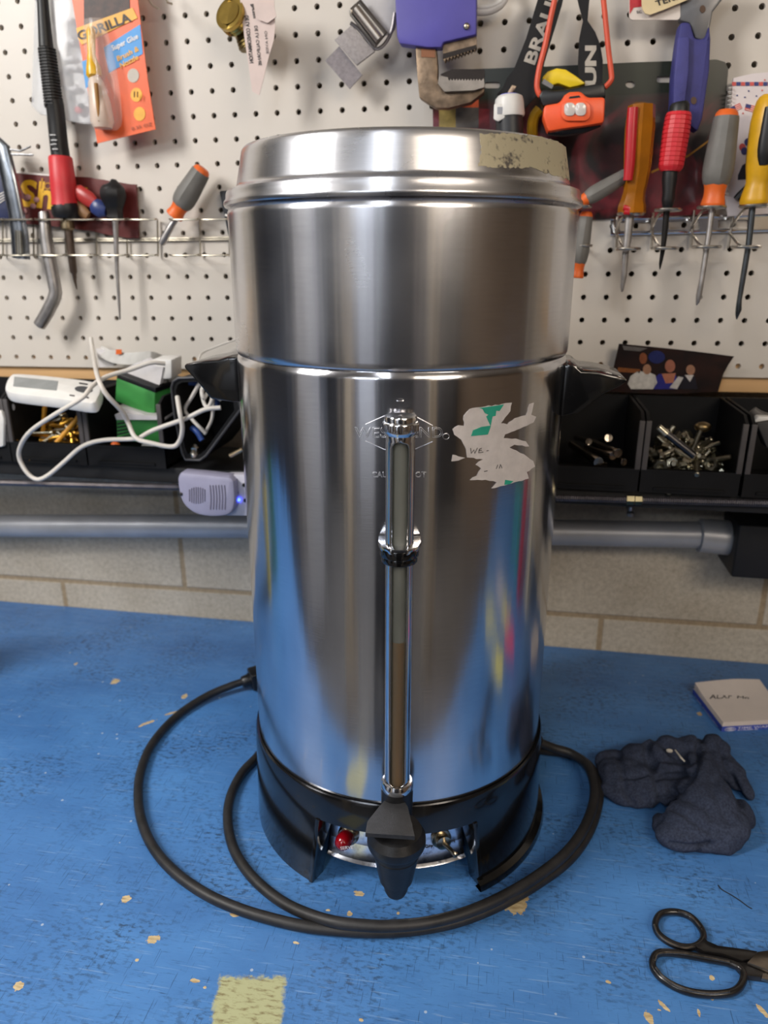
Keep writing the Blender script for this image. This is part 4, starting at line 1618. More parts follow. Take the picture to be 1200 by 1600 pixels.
hk = [(649, 70), (681, 72), (683, 92), (684, 112), (683, 122), (692, 142), (710, 142), (742, 140), (757, 138), (756, 144), (735, 160), (700, 169), (680, 168), (671, 163), (655, 152), (652, 120)]
cd_('hook_jaw', r, RUST, hk, Y, .014, bev=.001)
lj = [(688, 118), (700, 121)] + [q for k in range(12) for q in ((700 + k * 4.5, 123), (702 + k * 4.5, 126))] + [(756, 122), (757, 136), (740, 141), (694, 143), (684, 130)]
cd_('lower_jaw', r, M('jaw_steel', (140, 132, 124), .45, .8, var=.2), lj, Y - .006, .012)
cd_('jaw_dark_plate', r, MATS['dark_teeth'], [(688, 116), (706, 108), (757, 108), (757, 124), (700, 124)], Y - .001, .008)  # dark plate above the lower jaw teeth
cd_('stamped_frame', r, M('rust_brown', (132, 88, 62), .5, .5), [(658, 76), (680, 77), (680, 90), (658, 89)], Y - .0006, .001)

# --- white plastic ring at the top
mb = MB()
mb.tube([PY(x, y, -.02) for x, y in oval(752, -10, 38, 28, 28)], .0042, 14, closed=True)
mb.tube([PY(x, y, -.0225) for x, y in oval(752, -12, 38, 24, 28)], .0025, 14, closed=True)
tag(mb.build('plastic_ring', WHITEP, None, loc=PY(752, 15, -.02)), 'white plastic ring cut off by the top of the picture beside the purple wrench', 'ring')

# --- big dark red clam pack behind the urn
Y = -.0030
cp = bpy.data.materials.new('printed_dark_card')
cp.use_nodes = True
N, L = cp.node_tree.nodes, cp.node_tree.links
b = N['Principled BSDF']
tc = N.new('ShaderNodeTexCoord'); sp = N.new('ShaderNodeSeparateXYZ'); L.new(tc.outputs['Object'], sp.inputs[0])
nz = N.new('ShaderNodeTexNoise'); nz.inputs['Scale'].default_value = 16; nz.inputs['Detail'].default_value = 4; nz.inputs['Distortion'].default_value = 1.5
L.new(tc.outputs['Object'], nz.inputs[0])
rp = N.new('ShaderNodeValToRGB')
rp.color_ramp.elements[0].position = .40; rp.color_ramp.elements[0].color = lin((26, 18, 20))
rp.color_ramp.elements[1].position = .60; rp.color_ramp.elements[1].color = lin((128, 40, 52))
L.new(nz.outputs[0], rp.inputs[0])
mr = N.new('ShaderNodeMapRange'); mr.inputs[1].default_value = .095; mr.inputs[2].default_value = .115
L.new(sp.outputs[2], mr.inputs[0])
mx = N.new('ShaderNodeMixRGB'); mx.inputs[2].default_value = lin((38, 44, 34))
L.new(mr.outputs[0], mx.inputs[0]); L.new(rp.outputs[0], mx.inputs[1])
mr2 = N.new('ShaderNodeMapRange'); mr2.inputs[1].default_value = .13; mr2.inputs[2].default_value = .16
L.new(sp.outputs[0], mr2.inputs[0])
mx2 = N.new('ShaderNodeMixRGB'); mx2.inputs[2].default_value = lin((22, 20, 22))
L.new(mr2.outputs[0], mx2.inputs[0]); L.new(mx.outputs[0], mx2.inputs[1])
L.new(mx2.outputs[0], b.inputs['Base Color'])
b.inputs['Roughness'].default_value = .3
r = root('tool_package', 900, 330, Y, 'large dark red and black printed package hanging behind the headlamp and the urn', 'package')
out = [(740, 108), (850, 104), (1000, 97), (1120, 93), (1133, 97), (1138, 108), (1130, 200), (1118, 334), (900, 344), (735, 344), (680, 340), (676, 168), (700, 150), (722, 140)]
cd_('printed_card', r, cp, out, Y, .0016, holes=[oval(985, 132, 7.5, 5.5, 14), rrect(1026, 119, 1052, 129, 4), rrect(757, 128, 781, 138, 4)])
cd_('clear_shell', r, M('shell_clear', (120, 110, 112), .1, alpha=.06), [(900, 150), (1100, 140), (1095, 320), (905, 330)], Y - .012, .0115, bev=.004)
cd_('yellow_line', r, MATS['letter_ochre'], [(1017, 268), (1045, 255), (1075, 242), (1108, 218), (1108, 221), (1076, 245), (1046, 258), (1018, 271)], Y - .0005, .0004)
for q, c_ in (((686, 165, 712, 200), (150, 130, 70)), ((712, 168, 748, 200), (92, 88, 86)), ((722, 156, 748, 168), (214, 96, 56)), ((748, 170, 765, 200), (140, 36, 48))):
    cd_('printed_panel', r, M('panel_%d' % q[0], c_, .5, var=.25, scale=100), [(q[0], q[1]), (q[2], q[1]), (q[2], q[3]), (q[0], q[3])], Y - .0006, .0005)

# --- headlamp
Y = -.045
r = root('headlamp', 895, 175, Y, 'orange headlamp with black lettered straps hanging in front of the dark red package', 'headlamp')
STB = M('strap_black', (15, 15, 19), .75, var=.2, bump=.2)
s1 = cd_('strap', r, STB, [(846, -20), (884, -20), (878, 8), (853, 90), (842, 130), (838, 150), (820, 170), (790, 165), (776, 148), (786, 136), (792, 122), (803, 108), (822, 60)], Y + .010, .002)
s2 = cd_('strap', r, STB, [(898, -20), (926, -20), (921, 0), (918, 32), (930, 50), (938, 70), (942, 95), (941, 134), (906, 138), (903, 100), (905, 60), (911, 32), (905, 10)], Y + .010, .002)
SGR = M('strap_print', (176, 170, 160), .6)
lettering('BRAUN', (836, 102), (880, -22), 19, onY(Y + .0095), SGR, s1, bold=.03)
lettering('UN', (932, 135), (932, 71), 18, onY(Y + .0095), SGR, s2, bold=.05)
ORC = M('orange_cord', (216, 84, 56), .5)
mb = MB(); wire(mb, [(868, -6), (860, 30), (852, 70), (843, 105), (839, 132), (842, 146), (847, 150)], Y - .002, .0028, 4); mb.build('cord', ORC, r)
mb = MB(); wire(mb, [(942, -10), (947, 40), (951, 80), (955, 112), (955, 125), (945, 137)], Y, .0026, 4); mb.build('cord', ORC, r)
yb = cd_('yellow_back', r, M('lamp_yellow', (238, 206, 34), .4, var=.04), [(847, 121), (856, 111), (870, 106), (884, 108), (900, 118), (916, 130), (904, 134), (890, 137), (872, 130), (862, 134), (850, 128)], Y + .004, .012, bev=.002)
cd_('bracket', r, BLACK, [(848, 139), (862, 141), (880, 140), (935, 130), (945, 130), (947, 152), (848, 166), (842, 150)], Y - .010, .016, bev=.002)
cd_('clip_window', r, M('window_grey', (120, 120, 120), .3), [(850, 123), (865, 133), (862, 139), (846, 130)], Y - .001, .002)
sh = cd_('orange_shell', r, M('lamp_orange', (244, 92, 44), .4, var=.05), [(850, 164), (875, 160), (882, 148), (890, 143), (908, 142), (918, 152), (946, 151), (945, 176), (944, 192), (915, 197), (885, 201), (856, 206), (848, 182)], Y - .024, .026, bev=.003)
cd_('lamp_bezel', sh, M('bezel_orange', (250, 104, 58), .35), rrect(877, 157, 923, 189, 11), Y - .027, .003, bev=.001)
for x in (891, 908):
    cd_('lens', sh, M('lens_white', (214, 206, 200), .15, coat=.5, var=.06), rrect(x - 9.5, 160, x + 8, 181, 7), Y - .0285, .002, bev=.0008)
cd_('slot', sh, BLACK, [(890, 151), (905, 149), (907, 152), (889, 154)], Y - .0245, .001)
mb = MB(); stick(mb, [(856, 206, 5), (880, 205, 8), (910, 200, 8), (938, 194, 4)], Y - .012, sm=3); mb.build('lower_housing', BLACK, r)

# --- yellow tool behind the headlamp
mb = MB(); wire(mb, [(843, 171), (836, 180), (832, 195), (832, 215)], -.022, .0055, 4)
tag(mb.build('yellow_tool', M('tool_yellow', (214, 164, 30), .45, var=.1), None, loc=PY(834, 190, -.022)), 'curved yellow tool showing between headlamp and urn lid', 'tool')

# --- white capped black stick
Y = -.055
r = root('marker_tube', 795, 200, Y, 'short black tube with a rounded white cap and blue top behind the urn lid', 'tube')
st('tube', r, M('tube_black', (40, 42, 46), .45), [(795, 178, 21), (796, 200, 21), (797, 240, 21)], Y)
st('cap', r, WHITEP, [(795, 148, 12), (795, 149.5, 17), (795, 153, 21), (795.5, 160, 22.5), (796, 180, 23.5), (796, 183, 22.5)], Y)
st('blue_top', r, M('cap_blue', (110, 116, 210), .45), [(795, 147.0, 8), (795, 147.6, 13.5), (795, 149, 14.5)], Y - .0005)
cd_('clip', r, WHITEP, [(772, 162), (790, 162), (790, 184), (778, 190), (771, 186)], Y - .013, .004, bev=.001)
cd_('clip_slot', r, M('slot_grey', (150, 152, 160), .4), [(777, 167), (786, 167), (785, 178), (777, 178)], Y - .0136, .001)
mb = MB(); wire(mb, [(796, 146), (802, 136), (805, 138)], Y + .004, .0022); mb.build('key_loop', M('loop_tan', (190, 166, 140), .5), r)

# --- rail and rings, right
Y = -.003
rr_ = root('ring_tool_rack', 1080, 352, Y, 'chrome rail with paired wire rings holding screwdrivers on the right of the pegboard', 'tool rack')
cd_('rail', rr_, CHROME, [(954, 342), (1290, 334), (1290, 358), (954, 366)], -.0025, .0022, holes=[rrect(x - 24, 347 - (x - 990) * .024, x + 24, 361 - (x - 990) * .024, 3) for x in (992, 1069, 1146)])
mb = MB(); wire(mb, [(954, 342), (1290, 334)], -.004, .0014); wire(mb, [(954, 366), (1290, 358)], -.004, .0014); mb.build('rail_edge', CHROME, rr_)
RW = M('ring_wire', (198, 192, 182), .28, 1)
for i, (x0_, y0_, x1_, y1_, wd) in enumerate(((985, 334, 981, 389, 18), (1044, 328, 1039, 388, 19), (1112, 324, 1104, 386, 20), (1178, 322, 1166, 386, 20))):
    yr = -.05
    mb = MB()
    for x, y in ((x0_, y0_), (x1_, y1_)):
        mb = MB()
        c = PY(x, y, yr)
        rad = px2m(c, wd)
        mb.tube([c + Vector((rad * cos(a), rad * sin(a) * .95, 0)) for a in [2 * pi * k / 24 for k in range(24)]], .0016, 8, closed=True)
        mb.build('ring', RW, rr_)
    mb = MB()
    a, b2 = PY(x0_, y0_, yr), PY(x1_, y1_, yr)
    a.y += px2m(a, wd); b2.y = a.y
    off = Vector((-.006, 0, 0))
    mb.tube(smooth([Vector((a.x - .008, -.004, a.z - .018)), a + Vector((-.007, 0, -.004)), a], 3), .0014, 8)
    mb.tube(smooth([Vector((b2.x - .006, -.004, b2.z + .014)), b2 + Vector((-.006, 0, .004)), b2], 3), .0014, 8)
    mb.tube([Vector((a.x - .0075, -.005, a.z)), Vector((b2.x - .0065, -.005, b2.z))], .0014, 8)
    mb.build('ring_arm', RW, rr_)
for (x, y, w2, yr) in ((906, 323, 17, -.05), (912, 384, 12, -.038)):
    c = PY(x, y, yr); rad = px2m(c, w2)
    mb = MB(); mb.tube([c + Vector((rad * cos(a), rad * sin(a), 0)) for a in [2 * pi * k / 24 for k in range(24)]], .0015, 8, closed=True)
    mb.build('ring', RW, rr_)
    mb = MB(); mb.tube([c + Vector((0, rad, 0)), Vector((c.x, -.002, c.z))], .0014, 8)
    mb.build('ring_arm', RW, rr_)

# --- amber handled screwdriver
Y = -.05
r = root('amber_screwdriver', 985, 335, Y, 'screwdriver with a translucent amber handle and red stripe in the right rack', 'screwdriver')
AMB = M('amber_plastic', (204, 128, 28), .15, trans=.5, var=.2, scale=30, coat=.3)
st('handle', r, AMB, [(1003, 162, 14), (1002.5, 165, 20), (1000, 200, 22), (996, 260, 20), (993, 285, 18), (991, 300, 16), (989, 312, 17.5), (987.5, 322, 20.5), (987, 333, 20.5), (986.5, 336, 17)], Y, flute=(8, .035))
RS = M('stripe_red', (186, 34, 44), .3)
mb = MB()
stick(mb, [(989, 168, 8), (987, 200, 8.5), (984, 255, 8), (981, 282, 7)], Y - .0125, ell=.75)
mb.build('red_stripe', RS, r)
mb = MB(); stick(mb, [(974, 324, 4), (983, 326, 5), (982, 332, 5), (975, 331, 4)], Y - .011, ell=.6); mb.build('red_stripe', RS, r)
st('blade', r, BLADE, [(984, 336, 7), (981, 370, 6), (977, 400, 5), (975, 430, 4.5), (972.5, 448, 3.2), (972, 456, 1.5)], Y, ell=.7)

# --- red gridded screwdriver
r = root('red_screwdriver', 1044, 328, Y, 'screwdriver with a red gridded rubber grip in the right rack', 'screwdriver')
st('end_cap', r, BG, [(1062, 160, 12), (1062, 165, 15), (1061, 176, 15.5)], Y)
gsegs = []
for k in range(13):
    t = k / 13
    t2 = (k + .78) / 13
    for tt, rr in ((t, 0), (t2, 0), (t2 + .005, -1.2), (t + .97 / 13, -1.2)):
        x = 1061 - 14 * tt
        y = 176 + 92 * tt
        w_ = 20.5 - 1.5 * (abs(tt - .35)) * 2 - (3 if tt > .93 else 0) - (2 if tt < .04 else 0)
        gsegs.append((x, y, w_ + rr))
st('grip', r, M('grip_red', (212, 44, 54), .45, var=.08), gsegs, Y, seg=32, flute=(16, .012), ang=20)
st('neck', r, BG, [(1047, 266, 11), (1046, 280, 11.5), (1045, 300, 9.5), (1044, 312, 10), (1043, 322, 8), (1042, 327, 5)], Y)
st('blade', r, M('black_steel', (40, 38, 38), .35, .6), [(1042, 326, 5), (1038, 370, 4.4), (1035, 395, 3.4), (1032, 412, 2.4), (1031, 421, .8)], Y)

# --- yellow and black handled screwdriver at the right edge
r = root('yellow_screwdriver', 1178, 320, Y, 'screwdriver with a yellow and black handle at the right edge of the board', 'screwdriver')
st('handle', r, M('handle_yellow', (216, 164, 28), .4, var=.12), [(1207, 150, 14), (1205, 158, 21), (1200, 190, 25), (1195, 230, 25), (1189, 262, 22), (1184, 285, 17), (1181, 300, 19), (1179, 312, 21), (1178, 319, 20), (1178, 321, 14)], Y, sm=2, flute=(30, .012), seg=60)
mb = MB(); stick(mb, [(1204, 166, 8), (1202, 195, 12), (1196, 235, 12), (1193, 258, 7)], Y - .0125, sm=3, ell=.7)
mb.build('black_panel', BG, r)
st('blade', r, M('blue_steel', (104, 110, 116), .3, 1, var=.1), [(1176, 321, 5), (1170, 380, 4.6), (1160, 440, 4.2), (1155, 470, 3.8), (1154, 484, 4.6), (1152, 492, 3), (1151, 499, .8)], Y)

# --- blue handled hammer
Y = -.028
r = root('blue_hammer', 1075, 180, Y, 'tool with a long dark blue rubber grip and grey shank hanging at upper right', 'hammer')
BLG = M('grip_blue', (56, 56, 122), .6, var=.12, scale=60, bump=.3, bscale=500)
cd_('shank', r, M('shank_grey', (118, 118, 120), .4, .5, var=.1), [(1064, -30), (1150, -30), (1128, 0), (1114, 18), (1110, 40), (1104, 64), (1086, 60), (1078, 36), (1062, 32)], Y - .002, .012, bev=.002)
gp_ = [(1063, 34), (1079, 34), (1086, 60), (1102, 60), (1109, 38), (1111, 60), (1109, 110), (1103, 150), (1098, 184), (1090, 206), (1078, 196), (1070, 182), (1050, 178), (1049, 170), (1051, 120), (1057, 70)]
g1 = cd_('grip', r, BLG, gp_, Y - .006, .020, bev=.003)
cd_('grip_front', g1, M('grip_blue_light', (66, 66, 134), .6, var=.1, bump=.4, bscale=400), [(1059, 58), (1078, 56), (1077, 110), (1072, 150), (1068, 178), (1051, 176), (1053, 120)], Y - .011, .008, bev=.002)
for (x, y) in ((1098, 14), (1084, 157)):
    mb = MB(); card(mb, oval(x, y, 4.5, 6, 14), Y - .0068 if y > 100 else Y - .0028, .001); mb.build('hang_hole', M('hole_brown', (84, 60, 44), .6), r)

# --- cards at the top
Y = -.030
r = root('red_card', 1020, 30, Y, 'red and white hang card under the cream card at the top edge', 'card')
c0 = cd_('card', r, M('card_cream_white', (222, 212, 204), .5, var=.04), rrect(983, -40, 1063, 31, 6), Y, .0016)
cd_('red_print', c0, M('print_red', (190, 36, 48), .5), [(984, -38), (1062, -38), (1062, 4), (1003, 10), (990, 12), (984, 22)], Y - .0004, .0004)
lettering('SC', (995, 21), (1003, 20), 4, onY(Y - .0006), INK, c0)
Y = -.036
r = root('cream_card', 1040, 10, Y, 'cream hang card with dark lettering overlapping the red card at the top edge', 'card')
c0 = cd_('card', r, M('card_cream', (224, 204, 160), .5, var=.05), [(1001, -40), (1110, -50), (1078, -2), (1040, 14), (1016, 23), (1008, 21), (1003, 12)], Y, .0016)
lettering('TERS', (1026, 10), (1062, -2), 9, onY(Y - .0006), INK, c0, bold=.02)

# --- white notebook with flags
Y = -.014
r = root('holiday_notebook', 1170, 335, Y, 'white spiral notebook with small flag pictures at the right edge of the board', 'notebook')
NB = M('notebook_white', (226, 218, 220), .6, var=.02)
nb = cd_('cover', r, NB, [(1146, 122), (1175, 115), (1230, 110), (1230, 332), (1138, 338), (1132, 300), (1140, 180)], Y, .004)
e = Y - .0006
FR, FB, FW = M('flag_red', (206, 88, 84), .6), M('flag_blue', (56, 62, 122), .6), WI
for k in range(12):
    x = 1144 + k * 7
    cd_('border_square', nb, FR if k % 2 == 0 else FB, [(x, 128), (x + 6.2, 128), (x + 6, 134), (x, 134)], e, .0004)
for (x, y, s_, a) in ((1141, 168, 15, -.45), (1166, 162, 17, .25)):
    def fp(u, v): return (x + (u * cos(a) - v * sin(a)) * s_, y + (u * sin(a) + v * cos(a)) * s_)
    cd_('flag_print', nb, FR, [fp(0, 0), fp(1.1, 0), fp(1.1, .6), fp(0, .6)], e, .0004)
    for k in range(3):
        cd_('flag_stripe', nb, FW, [fp(.1, .12 + .18 * k), fp(1.05, .12 + .18 * k), fp(1.05, .17 + .18 * k), fp(.1, .17 + .18 * k)], e - .0003, .0003)
    cd_('flag_corner', nb, FB, [fp(0, 0), fp(.48, 0), fp(.48, .34), fp(0, .34)], e - .0005, .0004)
for (x, y, c_) in ((1160, 230, FR), (1168, 222, FB), (1163, 236, FB)):
    cd_('bow_print', nb, c_, oval(x, y, 5, 6, 12), e - (.0004 if c_ is FB else 0), .0004)
for (x, y) in ((1170, 142), (1191, 141), (1152, 149), (1164, 152), (1182, 150), (1161, 177), (1195, 125)):
    cd_('dot_print', nb, FR if x % 2 else FB, oval(x, y, 1.3, 1.3, 8), e, .0004)
cd_('hat_print', nb, M('print_navy', (28, 30, 48), .6), [(1153, 274), (1160, 258), (1175, 250), (1200, 250), (1200, 278), (1153, 281)], e, .0004)
mb = MB()
for k in range(26):
    y = 138 + k * 6.6
    x = 1141 - (y - 138) * .035
    mb.tube([PY(x + 3 * cos(a), y + 1.6 * sin(a), Y - .002 + .003 * sin(a)) for a in [2 * pi * q / 10 for q in range(10)]], .0005, 5, closed=True)
mb.build('spiral', WHITEP, nb)
mb = MB(); wire(mb, [(1151, 312), (1160, 302), (1175, 290), (1190, 284)], Y - .008, .0042, 3); tag(mb.build('black_clip', BLACK, None, loc=PY(1165, 300, Y - .008)), 'small black plastic clip in front of the white notebook', 'clip')
# ================================================================ BINS AND WHAT IS IN THEM
BINM = M('bin_black', (15, 15, 17), .6, spec=.25, var=.2, scale=30, bump=.1, bscale=300)
BZ, BH_, BF = .281, .086, -.120
OPEN = .307


def bin_mesh(x0, x1):
    w_ = .0032
    m = MB()
    # back, floor, two sides, front lip
    m.box((x0, -.0085 - w_, BZ), (x1, -.0085, BZ + BH_))
    m.box((x0, BF, BZ), (x1, -.0085, BZ + w_))
    for s in (0, 1):
        a = x0 if s == 0 else x1 - w_
        m.prism([Vector((a, -.0085, BZ)), Vector((a, -.0085, BZ + BH_)), Vector((a, BF + .012, BZ + BH_ - .001)), Vector((a, BF, BZ + BH_ - .008)), Vector((a, BF, BZ))], Vector((w_, 0, 0)))
    m.box((x0, BF - .0005, BZ), (x1, BF + w_, OPEN))
    return m


labels = {
    0: 'black plastic storage bin at the far left edge below the pegboard',
    1: 'black storage bin full of yellow screws below the white remote control',
    2: 'black storage bin with green boxes in it, left of the urn',
    5: 'black storage bin holding dark sockets directly right of the urn',
    6: 'black storage bin full of shiny bolts and nuts below the photo print',
    7: 'black storage bin cut off by the right edge of the picture'}
for i, x0 in ((0, -.5745), (1, -.4735), (2, -.3720), (3, -.2710), (4, .0640), (5, .1655), (6, .2670), (7, .3700)):
    if i in (3, 4):
        continue
    o = empty('storage_bin', (x0 + .05, -.06, BZ), labels[i], 'storage bin', 'black storage bins under the pegboard')
    bin_mesh(x0, x0 + .0995).build('tray', BINM, o, ang=30)
    mb = MB()
    mb.prism([Vector((x0 - .0005, BF - .0012, OPEN)), Vector((x0 + .1, BF - .0012, OPEN)), Vector((x0 + .1, BF - .0012, OPEN - .003)), Vector((x0 - .0005, BF - .0012, OPEN - .003))], Vector((0, .006, 0)))
    mb.box((x0 + .014, BF - .0022, BZ + .004), (x0 + .086, BF - .0006, BZ + .0065))
    mb.build('front_rim', BINM, o)
    for s in (0, 1):
        mb = MB()
        a = x0 - .0004 if s == 0 else x0 + .0999 - .0056
        mb.box((a, BF - .0014, OPEN - .001), (a + .0056, BF + .002, BZ + BH_ - .0085), .0006)
        mb.build('side_rim', M('bin_rim', (74, 70, 70), .55), o)
# supports: two threaded rods and a dark shelf board behind them
mb = MB()
pts, rad = [], []
N_ = 900
ra = PY(-60, 752, BF + .002); rb2 = PY(1290, 789, BF + .002)
for k in range(N_):
    pts.append(ra.lerp(rb2, k / (N_ - 1))); rad.append(.0038 + (.0006 if k % 2 else -.0003))
mb.tube(pts, rad, 8)
tr = empty('threaded_rod', tuple(ra.lerp(rb2, .5)), 'long grey threaded rod running in front below the row of black bins', 'threaded rod')
mb.build('rod', M('rod_grey', (118, 116, 122), .4, .8, var=.2), tr, ang=20)
mb = MB()
p = PY(991, 781, BF + .002)
d = (rb2 - ra).normalized()
mb.tube([p - d * .0085, p - d * .0080, p - d * .0005, p, p + d * .0005, p + d * .0075, p + d * .008], [.0045, .0058, .0058, .0042, .0056, .0056, .0045], 6)
mb.build('nut', M('nut_brass', (206, 196, 160), .25, 1), tr, ang=25)
mb = MB(); mb.box((-.95, -.112, .2615), (.75, .0, .2805), .001)
o = mb.build('bin_shelf', M('shelf_black', (24, 24, 26), .6, var=.2), None, loc=(0, 0, .27))
tag(o, 'black narrow shelf carrying the plastic bins along the wall', 'shelf')
o2 = MB(); o2.box((-.95, -.004, .250), (.75, .0445, .2612), .0005); o2.build('wall_bracket', MATS['shelf_black'], o)


# --- metal pipe along the wall
def pipe(px, r, Y):
    m = MB(); m.tube([PY(x, y, Y) for x, y in px], r, 28); return m


PIP = M('pipe_grey', (180, 182, 188), .35, .3, var=.12, scale=14)
r = empty('wall_pipe', tuple(PY(500, 823, .01)), 'grey plastic conduit pipe running along the block wall under the bins', 'pipe')
pipe([(-120, 820), (0, 821.5), (380, 822), (620, 826), (870, 832), (1098, 836)], .0168, .012).build('pipe', PIP, r, ang=60)
m = MB(); m.tube([PY(1092, 836, .012), PY(1093, 836, .012), PY(1146, 841, .012), PY(1150, 841.5, .012)], [.0190, .0212, .0220, .0220], 28); m.build('coupling', PIP, r, ang=40)
mb = MB(); mb.box((PY(1148, 830, -.01).x, -.024, .150), (PY(1148, 830, -.01).x + .14, .0440, .218), .003)
o = mb.build('junction_box', M('box_black', (24, 24, 27), .5), None, loc=(PY(1200, 830, 0).x, .02, .16))
tag(o, 'black plastic box on the wall at the right end of the grey pipe', 'electrical box')
mb = MB(); mb.sphere(PY(985, 803, -.0), .0048, (1, 1, .8)); mb.tube([PY(985, 792, .0), PY(985, 803, .0), Vector((PY(985, 803, 0).x, .044, PY(985, 803, 0).z))], .002, 8)
tag(mb.build('wall_screw', STEEL, None, loc=PY(985, 803, 0)), 'small dark screw head between threaded rod and pipe', 'screw')

# --- power strip with night light
Y = -.140
r = root('power_strip', 375, 775, Y, 'pale outlet strip with a small lit blue indicator left of the urn under the bins', 'outlet strip')
PW = M('strip_lilac', (196, 194, 206), .4, var=.04)
cd_('housing', r, PW, [(352, 742), (470, 742), (470, 808), (352, 806)], Y, .014, bev=.002)
for x, y in ((370, 770), (381, 758), (383, 782)):
    cd_('socket_slot', r, BLACK, oval(x, y, 2.8, 3.2, 10), Y - .0006, .001)
mb = MB(); mb.sphere(PY(373, 781, Y - .001), .0021, (1, .6, 1)); mb.build('indicator', M('indicator_blue', (40, 60, 255), .3, emit=14), r)
Y = -.152
r = root('plug_in_speaker', 320, 775, Y, 'rounded pale lilac plug-in device with fine grille slots under the left bins', 'plug-in device')
PL = M('device_lilac', (160, 158, 182), .4, var=.04)
out = [(278, 741), (300, 740), (340, 744), (362, 748), (366, 765), (366, 790), (358, 804), (340, 808), (318, 807), (300, 801), (286, 788), (279, 770)]
out = [tuple(v) for v in smooth([Vector(q) for q in out], 3, True)]
cd_('case', r, PL, out, Y, .022, bev=.0045)
SL = M('slot_lilac', (120, 116, 134), .6)
for k in range(8):
    x = 296 + k * 3.4
    hh = 13 * sqrt(max(.15, 1 - ((k - 3.6) / 5.0) ** 2))
    mb = MB(); mb.tube([PY(x, 774 - hh, Y - .0002), PY(x, 774 + hh, Y - .0002)], .0006, 6); mb.build('grille_slot', SL, r)
for k in range(6):
    x = 328 + k * 4.5
    mb = MB(); mb.tube(smooth([PY(x, 758, Y - .0002), PY(x + 1.5, 776, Y - .0002), PY(x + .8, 796, Y - .0002)], 3), .0007, 6); mb.build('grille_slot', SL, r)
mb = MB(); mb.sphere(PY(283, 772, Y), .0022, (1, .5, 1)); mb.build('screw_hole', INK, r)

# --- white remote control lying on the bins
r = root('remote_control', 80, 610, -.09, 'white handset with a grey display lying across the left bins', 'remote control')
t0 = [(6, 596), (14, 584), (40, 583), (120, 592), (152, 597), (158, 612), (152, 632), (138, 641), (60, 630), (12, 622), (4, 610)]


def rp_(x, y):                      # sloping top face of the handset
    k = (y - 583) / 45
    return PY(x, y, -.098 - .067 * k)


tt = bmesh.new()
top = [rp_(x, y) for x, y in [tuple(v) for v in smooth([Vector(q) for q in ((8, 600), (16, 586), (30, 583), (90, 588), (148, 596), (157, 606), (153, 620), (142, 629), (90, 622), (30, 615), (10, 610))], 3, True)]]
mb = MB()
nrm_ = (top[10] - top[0]).cross(top[20] - top[0]).normalized()
if nrm_.z > 0:
    nrm_ = -nrm_
mb.prism(top, Vector((0, .004, -.0135)), bev=.003)
rc_ = mb.build('case', WHITEP, r, ang=40)
up_ = Vector((0, -.0004, .0006))


def rcard(nm, mat, px, lift=1):
    m = MB(); m.prism([rp_(x, y) + up_ * lift for x, y in px], Vector((0, .0004, -.0006)) * lift); return m.build(nm, mat, r)


rcard('display', M('lcd_grey', (132, 136, 136), .25, var=.1), [(23, 589), (91, 596), (89, 611), (21, 604)])
rcard('oval_keys', M('key_dark', (60, 62, 66), .5), oval(131, 609, 14, 5, 18, .1))
for q in (((124, 598), (137, 600)), ((109, 617), (117, 618)), ((128, 619), (139, 621))):
    rcard('printed_mark', INK, [q[0], q[1], (q[1][0], q[1][1] + 2), (q[0][0], q[0][1] + 2)])
tt.free()

# --- white items at far left
r = root('white_plug', 6, 655, -.10, 'white plug body cut off by the left edge between the bins', 'plug')
mb = MB(); mb.prism([PY(x, y, -.125) for x, y in ((-20, 640), (2, 642), (6, 655), (5, 698), (-20, 702))], Vector((0, .02, 0)), bev=.002); mb.build('body', WHITEP, r)
mb = MB(); c = PY(8, 636, -.110); mb.tube([c + Vector((.0085 * cos(a), .002, .006 * sin(a))) for a in [2 * pi * k / 20 for k in range(20)]], .0028, 8, closed=True); mb.build('strain_ring', WHITEP, r)

# --- green boxes
r1_ = root('green_box', 212, 615, -.07, 'upper green carton with black lid edge stacked in the bin left of the urn', 'box')
GB = M('carton_green', (62, 150, 70), .5, var=.06)
def slab(nm, par, mat, px, Y, back, bev=.0006):
    m = MB(); m.prism([PY(x, y, Y) for x, y in px], back, bev=bev); return m.build(nm, mat, par, ang=30)
slab('carton', r1_, GB, [(182, 590), (242, 614), (241, 651), (180, 626)], -.100, Vector((.012, .055, .004)))
slab('black_lid_edge', r1_, BLACK, [(183, 583), (243, 606), (243, 614), (182, 591)], -.1002, Vector((.012, .055, .004)))
r2_ = root('green_box', 222, 670, -.08, 'lower green carton standing in the bin under the upper green box', 'box')
slab('carton', r2_, GB, [(182, 655), (258, 654), (258, 692), (210, 690), (183, 688)], -.104, Vector((0, .05, .004)))
for k in range(5):
    slab('dark_stripe', r2_, M('stripe_black', (24, 34, 28), .5), [(183, 661 + 5.5 * k), (205, 658 + 5 * k), (205, 660 + 5 * k), (183, 664 + 5.5 * k)], -.1045, Vector((0, .0006, 0)), 0)
r3_ = root('paper_bundle', 215, 575, -.05, 'crumpled white papers and a white adapter piled on top of the green boxes', 'papers')
for i, (px, Y_) in enumerate((([(183, 583), (215, 566), (255, 574), (250, 600), (243, 606)], -.090), ([(196, 578), (230, 560), (262, 580), (255, 602), (235, 600)], -.080), ([(150, 545), (182, 550), (178, 572), (156, 574)], -.030))):
    slab('sheet', r3_, M('paper_white', (216, 212, 212), .7, var=.04), px, Y_, Vector((.002, .004, .0008)), 0)
ad_ = root('white_adapter', 252, 580, -.07, 'white cube adapter lying on the papers left of the tilted bin', 'adapter')
slab('body', ad_, WHITEP, [(236, 562), (268, 562), (268, 592), (237, 594)], -.088, Vector((0, .03, .002)), .002)
cv = root('curled_card', 215, 548, -.03, 'curled white card strip with an orange corner standing above the green boxes', 'card')
